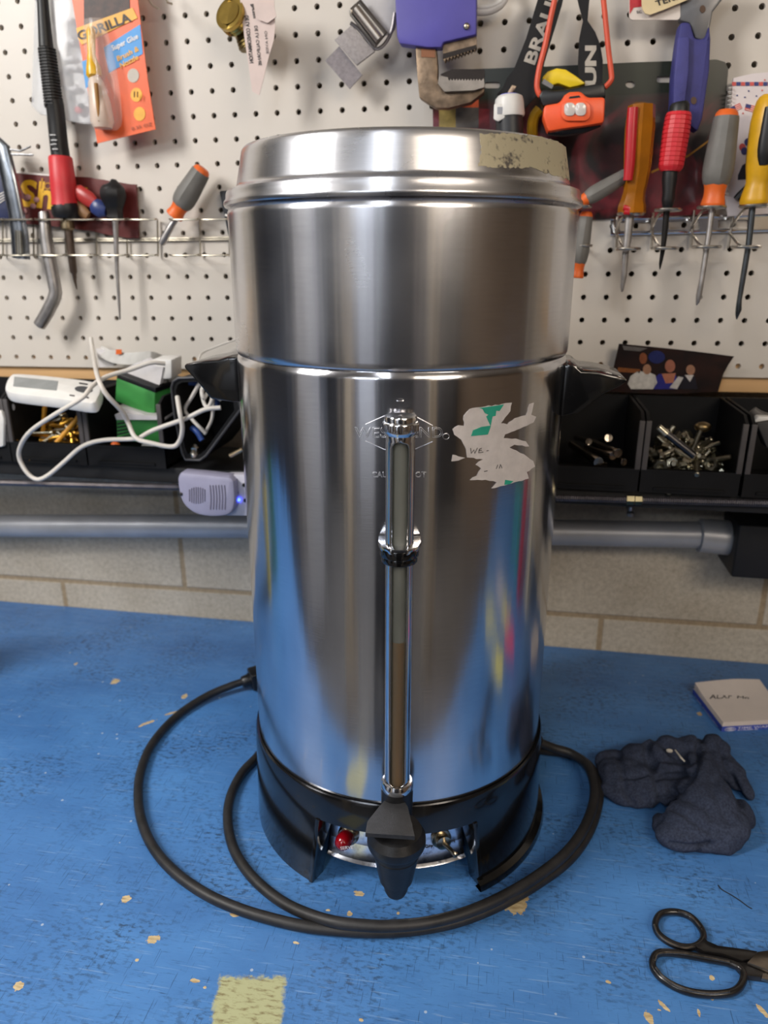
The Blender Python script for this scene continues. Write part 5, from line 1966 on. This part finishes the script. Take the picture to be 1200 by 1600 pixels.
m = MB()
arc = smooth([PY(158, 540, -.025), PY(176, 548, -.034), PY(200, 551, -.04), PY(235, 549, -.034), PY(256, 556, -.022)], 5)
for a, b2 in zip(arc[:-1], arc[1:]):
    m.prism([a, b2, b2 + Vector((0, -.006, -.014)), a + Vector((0, -.006, -.014))], Vector((0, .0006, 0)))
m.build('strip', M('curl_grey', (190, 188, 184), .6), cv, ang=60)
slab('orange_corner', cv, ORANGE, [(181, 546), (190, 546), (190, 553), (181, 554)], -.0425, Vector((0, .0006, 0)), 0)
mm = root('paper_strip', 195, 650, -.10, 'folded white paper strips wedged between the two green boxes', 'paper')
slab('strip', mm, MATS['paper_white'], [(180, 637), (190, 636), (238, 651), (238, 655), (205, 654)], -.108, Vector((0, .03, .002)), 0)
slab('strip', mm, MATS['paper_white'], [(179, 648), (188, 645), (258, 652), (258, 656), (182, 656)], -.112, Vector((0, .03, .002)), 0)
mm = root('switch_part', 238, 698, -.10, 'small pale plastic block at the front of the green box bin', 'plastic part')
slab('block', mm, M('pale_grey', (168, 168, 164), .5), [(221, 694), (256, 697), (255, 707), (221, 705)], -.112, Vector((0, .012, 0)), .001)
mb = MB(); mb.sphere(PY(181, 697, -.108), .006, (1.1, .8, .9), Matrix.Rotation(.5, 3, 'Y'))
tag(mb.build('orange_plug', ORANGE, None, loc=PY(181, 697, -.108)), 'small orange plastic plug at the front of the green box bin', 'wall plug')
mb = MB(); mb.sphere(PY(248, 632, -.075), .009, (.8, .8, 1.2))
tag(mb.build('red_bead', M('dark_red', (120, 24, 30), .4), None, loc=PY(248, 632, -.075)), 'dark red knob half hidden right of the upper green box', 'knob')

# --- tilted bin with cables
r = root('tilted_bin', 310, 700, -.11, 'small black bin tipped on its side with white and blue cables, left of the urn', 'storage bin')
outl = [(268, 606), (271, 596), (279, 591), (352, 588), (372, 618), (376, 640), (322, 712), (312, 719), (290, 718), (285, 708), (273, 650)]
cen_ = (312, 645)
inn = [(cen_[0] + (x - cen_[0]) * .85, cen_[1] + (y - cen_[1]) * .88) for x, y in outl]
m = MB(); card(m, outl, -.132, .085, holes=[inn]); sh_ = m.build('wall', BINM, r, ang=30)
m = MB(); card(m, [(cen_[0] + (x - cen_[0]) * .95, cen_[1] + (y - cen_[1]) * .95) for x, y in outl], -.132 + .0855, .003); m.build('bottom', M('bin_inner', (18, 18, 20), .6), r)
m = MB()
m.tube([PY(x, y, -.1325) for x, y in outl], .0016, 8, closed=True); m.build('rim', M('rim_grey', (54, 54, 58), .5), r)
WC = M('cable_white', (214, 208, 200), .5, var=.04)


def cable(nm, label, px, rr=.0022, mat=WC, Y=-.13, n=5, cat='cable', group=None):
    pts = smooth([PY(p[0], p[1], p[2] if len(p) > 2 else Y) for p in px], n)
    m = MB(); m.tube(pts, rr, 10)
    o = m.build(nm, mat, None, loc=pts[len(pts) // 2], ang=80)
    return tag(o, label, cat, group)


cable('white_cable', 'long white cable looping forward over the left bins in a big kite shape',
      [(258, 568, -.10), (235, 567, -.11), (205, 577, -.12), (168, 588, -.138), (145, 602, -.160), (128, 622, -.176), (90, 645, -.180), (50, 672, -.165), (33, 695, -.150), (30, 715, -.143), (42, 738, -.143), (58, 749, -.143), (76, 742, -.143), (100, 722, -.143), (128, 698, -.142), (160, 688, -.141), (205, 686, -.141), (218, 684, -.141), (240, 672, -.141), (290, 654, -.141), (320, 640, -.139), (345, 637, -.136)], .0026)
cable('white_cable', 'white cable dropping from the pegboard past the green boxes to the tilted bin',
      [(142, 528, -.02), (146, 555, -.04), (153, 590, -.150), (166, 616, -.165), (190, 642, -.150), (200, 660, -.140), (212, 684, -.1480), (235, 692, -.1480), (268, 698, -.144), (280, 690, -.143), (285, 670, -.1478), (281, 645, -.1478), (277, 620, -.134)], .0027)
cable('thin_wire', 'thin pale wire hanging from the pegboard behind the tilted bin', [(312, 575, -.05), (311, 560, -.04), (322, 548, -.02), (370, 530, -.01)], .0011)
cable('white_lead', 'white cable lead crossing inside the tilted bin', [(312, 598, -.125), (300, 620, -.12), (289, 640, -.115), (300, 655, -.12), (322, 678, -.125)], .0022)
cable('knotted_cable', 'knotted white cable hanging from the top of the tilted bin', [(318, 598, -.125), (316, 615, -.12), (320, 632, -.122), (326, 636, -.125), (332, 620, -.127), (326, 604, -.127), (316, 608, -.128), (318, 622, -.13), (328, 612, -.12), (346, 625, -.118)], .0024)
cable('looped_cable', 'white cable loop at the right inside the tilted bin', [(330, 600, -.115), (333, 630, -.115), (331, 655, -.115), (322, 674, -.115)], .0020)
cable('blue_cable', 'dark blue cable coiled inside the tilted bin', [(295, 597, -.11), (320, 602, -.105), (336, 622, -.10), (340, 640, -.10)], .0036, M('cable_blue', (44, 78, 150), .45))
cable('blue_lead', 'blue cable end lying low inside the tilted bin', [(300, 668, -.115), (308, 675, -.118), (316, 688, -.12)], .0036, MATS['cable_blue'])
mb = MB(); mb.tube([PY(304, 712, -.128), PY(304, 707, -.129), PY(304, 704, -.1295), PY(304, 700, -.13), PY(304, 696, -.128)], [.0052, .0058, .0042, .0050, .0030], 18)
tag(mb.build('metal_knob', M('knob_nickel', (196, 186, 168), .2, 1), None, loc=PY(304, 708, -.128)), 'small round shiny metal knob at the bottom of the tilted bin', 'knob')
mb = MB(); mb.tube([PY(360, 712, -.125), PY(379, 702, -.125)], .0030, 10)
tag(mb.build('brass_pin', M('pin_brass', (190, 170, 140), .25, 1), None, loc=PY(370, 707, -.125)), 'short brass coloured pin lying just left of the urn at bin level', 'pin')

# --- yellow and zinc screws
def screw(nm, mat, L, rsh, rh, label, group, hex_=False, cat='screw'):
    m = MB()
    if hex_:
        m.tube([Vector((0, 0, 0)), Vector((0, 0, .0005)), Vector((0, 0, .004)), Vector((0, 0, .0045))], [rh * .93, rh, rh, rh * .93], 6)
        m.tube([Vector((0, 0, .004)), Vector((0, 0, L)), Vector((0, 0, L + .001))], [rsh, rsh, rsh * .7], 10)
    else:
        pts = [Vector((0, 0, 0)), Vector((0, 0, .0006)), Vector((0, 0, .003))]
        rr = [rh * .9, rh, rsh]
        n = 14
        for k in range(n):
            z = .003 + (L - .007) * k / n
            pts += [Vector((0, 0, z)), Vector((0, 0, z + (L - .007) / n * .5))]
            rr += [rsh * 1.15, rsh * .8]
        pts += [Vector((0, 0, L - .003)), Vector((0, 0, L))]
        rr += [rsh * .8, .0003]
        m.tube(pts, rr, 10)
    o = m.build(nm, mat, None, ang=40)
    tag(o, label, cat, group)
    return o


YS = M('screw_yellow', (206, 156, 60), .3, .85, var=.2)
ZS_ = M('screw_zinc', (170, 166, 150), .3, 1, var=.2)
BT = M('bolt_zinc', (190, 184, 166), .22, 1, var=.2)


def pile(proto, n, x0, x1, Y0, Y1, z0, zh, seed, flat=.35):
    rnd = random.Random(seed)
    for k in range(n):
        o = proto if k == 0 else proto.copy()
        if k:
            COL.objects.link(o)
        t = rnd.random()
        x = x0 + (x1 - x0) * rnd.random()
        Y = Y0 + (Y1 - Y0) * t
        hump = 1 - abs((x - x0) / (x1 - x0) * 2 - 1) ** 3 * .5
        o.location = (x, Y, z0 + zh * rnd.random() * hump * (.55 + .45 * t))
        a = rnd.uniform(0, 2 * pi)
        o.rotation_euler = (pi / 2 + rnd.uniform(-flat, flat), 0, a)


def scatter(proto, n, cx, cy, ax, ay, Y0, Y1, zfl, first=True, seed=1, flat=.5, face=None):
    rnd = random.Random(seed)
    for k in range(n):
        o = proto if (k == 0 and first) else proto.copy()
        if o is not proto:
            COL.objects.link(o)
        x = cx + rnd.uniform(-1, 1) * ax
        y = cy + rnd.uniform(-1, 1) * ay
        Y = Y0 + (Y1 - Y0) * rnd.random()
        o.location = PY(x, y, Y)
        o.rotation_euler = (pi / 2 + rnd.uniform(-flat, flat), rnd.uniform(-.2, .2), rnd.uniform(0, 2 * pi))


pr1 = screw('yellow_screw', YS, .034, .0021, .0042, 'yellow plated screw in the pile in the left bin', 'yellow plated screws in the left bin')
pile(pr1, 60, -.452, -.400, -.096, -.040, .291, .042, 3)
pr2 = screw('zinc_screw', ZS_, .028, .0018, .0038, 'dull zinc screw mixed into the pile in the left bin', 'zinc screws in the left bin')
pile(pr2, 34, -.452, -.400, -.092, -.040, .293, .042, 5)
for i, (a, b2) in enumerate((((126, 648, -.10), (88, 692, -.113)), ((70, 635, -.075), (66, 690, -.08)), ((22, 690, -.112), (60, 698, -.112)))):
    m = MB(); p, q = PY(*a), PY(*b2)
    m.tube([p.lerp(q, k / 10) for k in range(11)], [.0026 + (.0004 if k % 2 else 0) for k in range(11)], 10)
    tag(m.build('wall_anchor', M('anchor_yellow', (212, 150, 44), .5, var=.1), None, loc=p.lerp(q, .5)), ('long yellow plastic wall anchor lying slanted on top of the screws', 'yellow wall anchor standing upright at the back of the left bin', 'yellow wall anchor lying at the lower left corner of the left bin')[i], 'wall anchor')

# --- bolts, nuts and a long pin
pb = screw('hex_bolt', BT, .024, .0036, .0074, 'short shiny hex bolt in the pile in the right bin', 'hex bolts in the right bin', True, 'bolt')
pile(pb, 52, .284, .352, -.100, -.045, .293, .036, 8, 1.0)
pb2 = screw('machine_bolt', M('bolt_dull', (140, 134, 118), .35, 1, var=.2), .032, .0032, .0062, 'longer dull hex bolt in the pile in the right bin', 'dull bolts in the right bin', True, 'bolt')
pile(pb2, 26, .300, .338, -.092, -.042, .293, .036, 12, .8)
m = MB()
for k in range(6):
    a = pi / 3 * k
m.prism([Vector((.0075 * cos(pi / 3 * k), .0075 * sin(pi / 3 * k), 0)) for k in range(6)], Vector((0, 0, .005)), holes=[[Vector((.0038 * cos(pi / 6 * k), .0038 * sin(pi / 6 * k), 0)) for k in range(12)]])
nut_ = m.build('hex_nut', M('nut_zinc', (150, 150, 138), .3, 1, var=.2), None, ang=25)
tag(nut_, 'hex nut in the pile in the right bin', 'nut', 'hex nuts in the right bin')
pile(nut_, 30, .282, .354, -.104, -.045, .296, .036, 21, 1.0)
r = root('steel_pin', 1050, 685, -.11, 'long dark steel pin with a bright end lying slanted on the bolts', 'pin')
st('shaft', r, M('pin_dark', (92, 90, 92), .3, 1), [(1040, 677, 5.5), (1084, 712, 6)], -.115)
st('bright_end', r, M('pin_bright', (226, 216, 190), .2, .7), [(1029, 667, 5), (1041, 678, 5.8)], -.1152)
r = root('rubber_foot_bolt', 1100, 668, -.09, 'bolt with a round dull brass head standing at the back of the right bin', 'bolt')
mb = MB(); mb.sphere(PY(1098, 667, -.085), .008, (1.1, .9, .7)); mb.build('head', M('head_brass', (130, 112, 80), .35, 1), r)
st('shaft', r, MATS['bolt_dull'], [(1095, 672, 4), (1082, 702, 4)], -.09)

# --- sockets in the bin right of the urn
SK = M('socket_chrome', (150, 140, 128), .22, 1, var=.25)
SOCKL = ('widest socket with bright open mouth at the front of the bin right of the urn', 'long socket with open end at the right side of the socket bin', 'socket lying just behind the middle of the socket pile', 'short socket at the lower right front corner of the socket bin', 'socket standing upright at the back of the socket bin', 'small socket lying at the back left of the socket bin', 'thinnest socket at the front middle of the socket bin')
for i, (a, b2, wd) in enumerate((((935, 722, -.118), (893, 694, -.06), 8), ((966, 708, -.114), (925, 690, -.06), 7), ((958, 712, -.115), (915, 700, -.07), 6.5), ((975, 722, -.116), (935, 706, -.07), 5.5), ((951, 684, -.085), (935, 690, -.03), 6), ((920, 690, -.09), (900, 684, -.04), 5), ((945, 726, -.112), (915, 705, -.07), 4.5))):
    p, q = PY(*a), PY(*b2)
    w_ = px2m(p, wd)
    e = empty('socket', tuple(p), SOCKL[i], 'socket', 'tool sockets in the bin right of the urn')
    m = MB(); d = (q - p).normalized()
    m.tube([p + d * .006, p + d * .0005, p, p + d * .012, p + d * .014, q], [w_ * .62, w_ * .66, w_, w_, w_ * .8, w_ * .8], 20)
    m.build('barrel', SK, e, ang=35)
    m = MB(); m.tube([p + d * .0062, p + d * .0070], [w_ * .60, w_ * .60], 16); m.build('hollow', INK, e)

# --- small tan strip and the photo print
mb = MB(); mb.prism([PY(x, y, -.012) for x, y in ((921, 602), (952, 602), (950, 609), (922, 609))], Vector((0, .006, 0)), bev=.0006)
tag(mb.build('wood_chip', M('chip_tan', (222, 188, 150), .6), None, loc=PY(936, 606, -.012)), 'small tan wooden piece on the bin edge under the right urn handle', 'wood piece')
Y = -.016
r = root('photo_print', 1050, 610, Y, 'dark printed snapshot of three people leaning against the pegboard behind the bins', 'photograph')
m = MB()
px = [(967, 537), (1010, 541), (1060, 546), (1110, 552), (1147, 557), (1138, 570), (1130, 585), (1122, 612), (1040, 616), (950, 612), (957, 582)]
card(m, px, Y, .0006)
ph = m.build('print', M('photo_dark', (24, 16, 16), .25, var=.5, scale=60, col2=(44, 24, 20)), r)
e = Y - .0005
def ph_(nm, c_, px, k=1):
    return cd_(nm, ph, M('photo_' + nm, c_, .3, var=.12, scale=200), px, e - .0003 * k, .0003)
ph_('sky_patch', (96, 92, 90), [(972, 540), (1012, 544), (1000, 549), (975, 547)])
ph_('table_edge', (130, 76, 36), [(966, 574), (1000, 577), (1000, 583), (964, 581)])
ph_('blue_shape', (30, 38, 92), oval(1026, 558, 13, 10))
ph_('orange_shape', (128, 72, 44), oval(1005, 560, 6, 9))
ph_('white_shirt', (196, 192, 186), [(985, 588), (996, 580), (1012, 581), (1024, 586), (1027, 598), (1020, 608), (986, 608), (981, 600)])
ph_('face_left', (160, 118, 92), oval(1011, 577, 6.5, 8), 2)
ph_('blue_dress', (40, 40, 120), [(1022, 592), (1030, 584), (1056, 586), (1062, 608), (1022, 608)], 1)
ph_('face_middle', (156, 98, 78), oval(1047, 572, 8, 10), 2)
ph_('shoulders', (170, 108, 84), [(1034, 584), (1056, 583), (1052, 598), (1040, 599)], 2)
ph_('white_sleeve', (188, 184, 180), [(1046, 606), (1060, 588), (1068, 590), (1058, 608)], 2)
ph_('dark_vest', (26, 24, 34), [(1060, 590), (1070, 586), (1086, 588), (1090, 608), (1058, 608)], 1)
ph_('face_right', (158, 116, 92), oval(1079, 578, 7, 8), 2)
ph_('collar', (196, 190, 186), [(1070, 586), (1084, 586), (1078, 597)], 3)

# --- grey tool in the last bin
r = root('grey_tool', 1190, 660, -.09, 'grey curved plastic tool with a white tip in the bin at the right edge', 'tool')
st('body', r, M('tool_grey', (84, 80, 78), .5), [(1176, 640, 6), (1184, 648, 8), (1200, 655, 9), (1230, 665, 9)], -.09, sm=3, ell=.6)
mb = MB(); mb.prism([PY(x, y, -.105) for x, y in ((1178, 658), (1186, 651), (1206, 652), (1215, 662), (1180, 660))], Vector((0, .012, 0)), bev=.001); mb.build('white_tip', WHITEP, r)
mb = MB(); mb.prism([PY(x, y, -.110) for x, y in ((1182, 661), (1220, 655), (1240, 720), (1198, 700))], Vector((0, .02, 0)), bev=.002); mb.build('dark_body', M('tool_dark', (58, 56, 54), .6), r)
# ================================================================ REST OF THE ROOM (mirrored in the urn)
DK = M('dark_cabinet', (52, 54, 62), .6, var=.3, scale=5)
LT = M('pale_wood', (228, 212, 186), .6, var=.2, scale=6, stretch=(3, 3, .3))
WH = M('door_white', (205, 205, 208), .5, var=.05)
for i, (x0, x1, y, h) in enumerate(((-2.9, -1.9, -3.75, 2.0), (-.12, .42, -1.55, 1.75), (1.9, 2.7, -3.0, 1.9))):  # middle cabinet added for its dark reflection, in place of a person
    e = empty('reflected_cabinet', ((x0 + x1) / 2, y, ZF), ('dark storage cabinet against the far left corner of the room', 'tall dark cabinet added in place of a person, mirrored in the urn front', 'dark storage cabinet near the right wall of the room')[i], 'cabinet')
    mb = MB(); mb.box((x0, y - .4, ZF), (x1, y, ZF + h), .01); mb.build('carcass', DK, e)
    for s in (0, 1):
        xm = (x0 + x1) / 2
        a, c = ((x0 + .01, xm - .004), (xm + .004, x1 - .01))[s]
        mb = MB(); mb.box((a, y + .0005, ZF + .08), (c, y + .02, ZF + h - .02), .004); d_ = mb.build('door', DK, e)
        hx = xm - .04 if s == 0 else xm + .04
        mb = MB(); mb.box((hx - .008, y + .0205, ZF + 1.0), (hx + .008, y + .04, ZF + 1.15), .003); mb.build('handle', STEEL, d_)
for i, (x, y) in enumerate(((-.75, -1.95), (.98, -2.1))):
    mb = MB(); mb.box((x - .07, y - .07, ZF), (x + .07, y + .07, ZC - .0005), .004)
    tag(mb.build('support_post', LT, None, loc=(x, y, ZF), ang=30), ('pale timber post holding the ceiling, nearer the added white cabinet', 'pale timber post holding the ceiling, nearer the brown right wall')[i], 'post')
mb = MB(); mb.box((-1.35, -4.19, ZF), (-.5, -4.15, ZF + 2.0), .004); struct(mb.build('door_1', WH))

# things lying on the bench beyond the right and left edges of the photo, mirrored in the urn
for i, (x, y, a, c_, lb) in enumerate(((.50, -.40, .3, (226, 218, 110), 'yellow sticky note on the bench right of the scissors, nearest the urn'), (.62, -.50, 1.0, (228, 222, 120), 'yellow sticky note on the bench right of the scissors, farthest front'),
                                       (.66, -.36, .5, (232, 222, 90), 'yellow sticky note on the bench nearest the wall'), (.56, -.31, .2, (224, 70, 120), 'pink sticky note on the bench beside the yellow ones'),
                                       (.74, -.44, .9, (220, 206, 200), 'pale paper slip on the bench beyond the sticky notes'))):
    mb = MB(); mb.box((-.038, -.038, 0), (.038, .038, .0006), 0, Matrix.Rotation(a, 4, 'Z'))
    o = mb.build('sticky_note' if i < 4 else 'paper_slip', M('note_%d' % (i if i > 2 else 0), c_, .7), None, smooth=False)
    o.location = (x, y, .0002)
    tag(o, lb, 'note')
def bottle(x, y, r_, h, mat, lb, nm='paint_can'):
    e = empty(nm, (x, y, 0), lb, 'can')
    mb = MB(); mb.lathe([(0, 0), (r_, 0), (r_, h), (r_ * .92, h + .003), (0, h + .003)], (x, y), 40); mb.build('body', mat, e)
    mb = MB(); mb.lathe([(r_ * .5, h + .004), (r_ * .5, h + .03), (0, h + .03)], (x, y), 30); mb.build('cap', BLACK, e)
bottle(.70, -.20, .035, .20, M('can_red', (160, 36, 60), .3), 'tall red spray can on the bench far right of the urn')
bottle(.82, -.26, .035, .17, M('can_teal', (40, 140, 140), .3), 'teal spray can on the bench far right of the urn')
bottle(.62, -.12, .03, .22, M('can_pale', (210, 200, 170), .3), 'pale spray can on the bench near the wall at the right')
bottle(-.62, -.25, .035, .18, M('can_yellow', (214, 190, 60), .3), 'yellow spray can on the bench far left of the urn')
bottle(-.72, -.34, .035, .21, M('can_green', (50, 120, 80), .3), 'green spray can on the bench far left of the urn')

e = empty('added_white_cabinet', (-1.9, -1.7, ZF), 'tall white cabinet added near the left wall for its bright reflection in the urn', 'cabinet')  # added so that the urn mirrors a bright upright column
mb = MB(); mb.box((-2.2, -2.05, ZF), (-1.72, -1.35, ZF + 1.95), .01); mb.build('carcass', WH, e)
mb = MB(); mb.box((-1.7195, -2.04, ZF + .06), (-1.70, -1.36, ZF + 1.93), .006); d_ = mb.build('door', WH, e)
mb = MB(); mb.box((-1.699, -1.44, ZF + .95), (-1.675, -1.42, ZF + 1.2), .004); mb.build('handle', STEEL, d_)
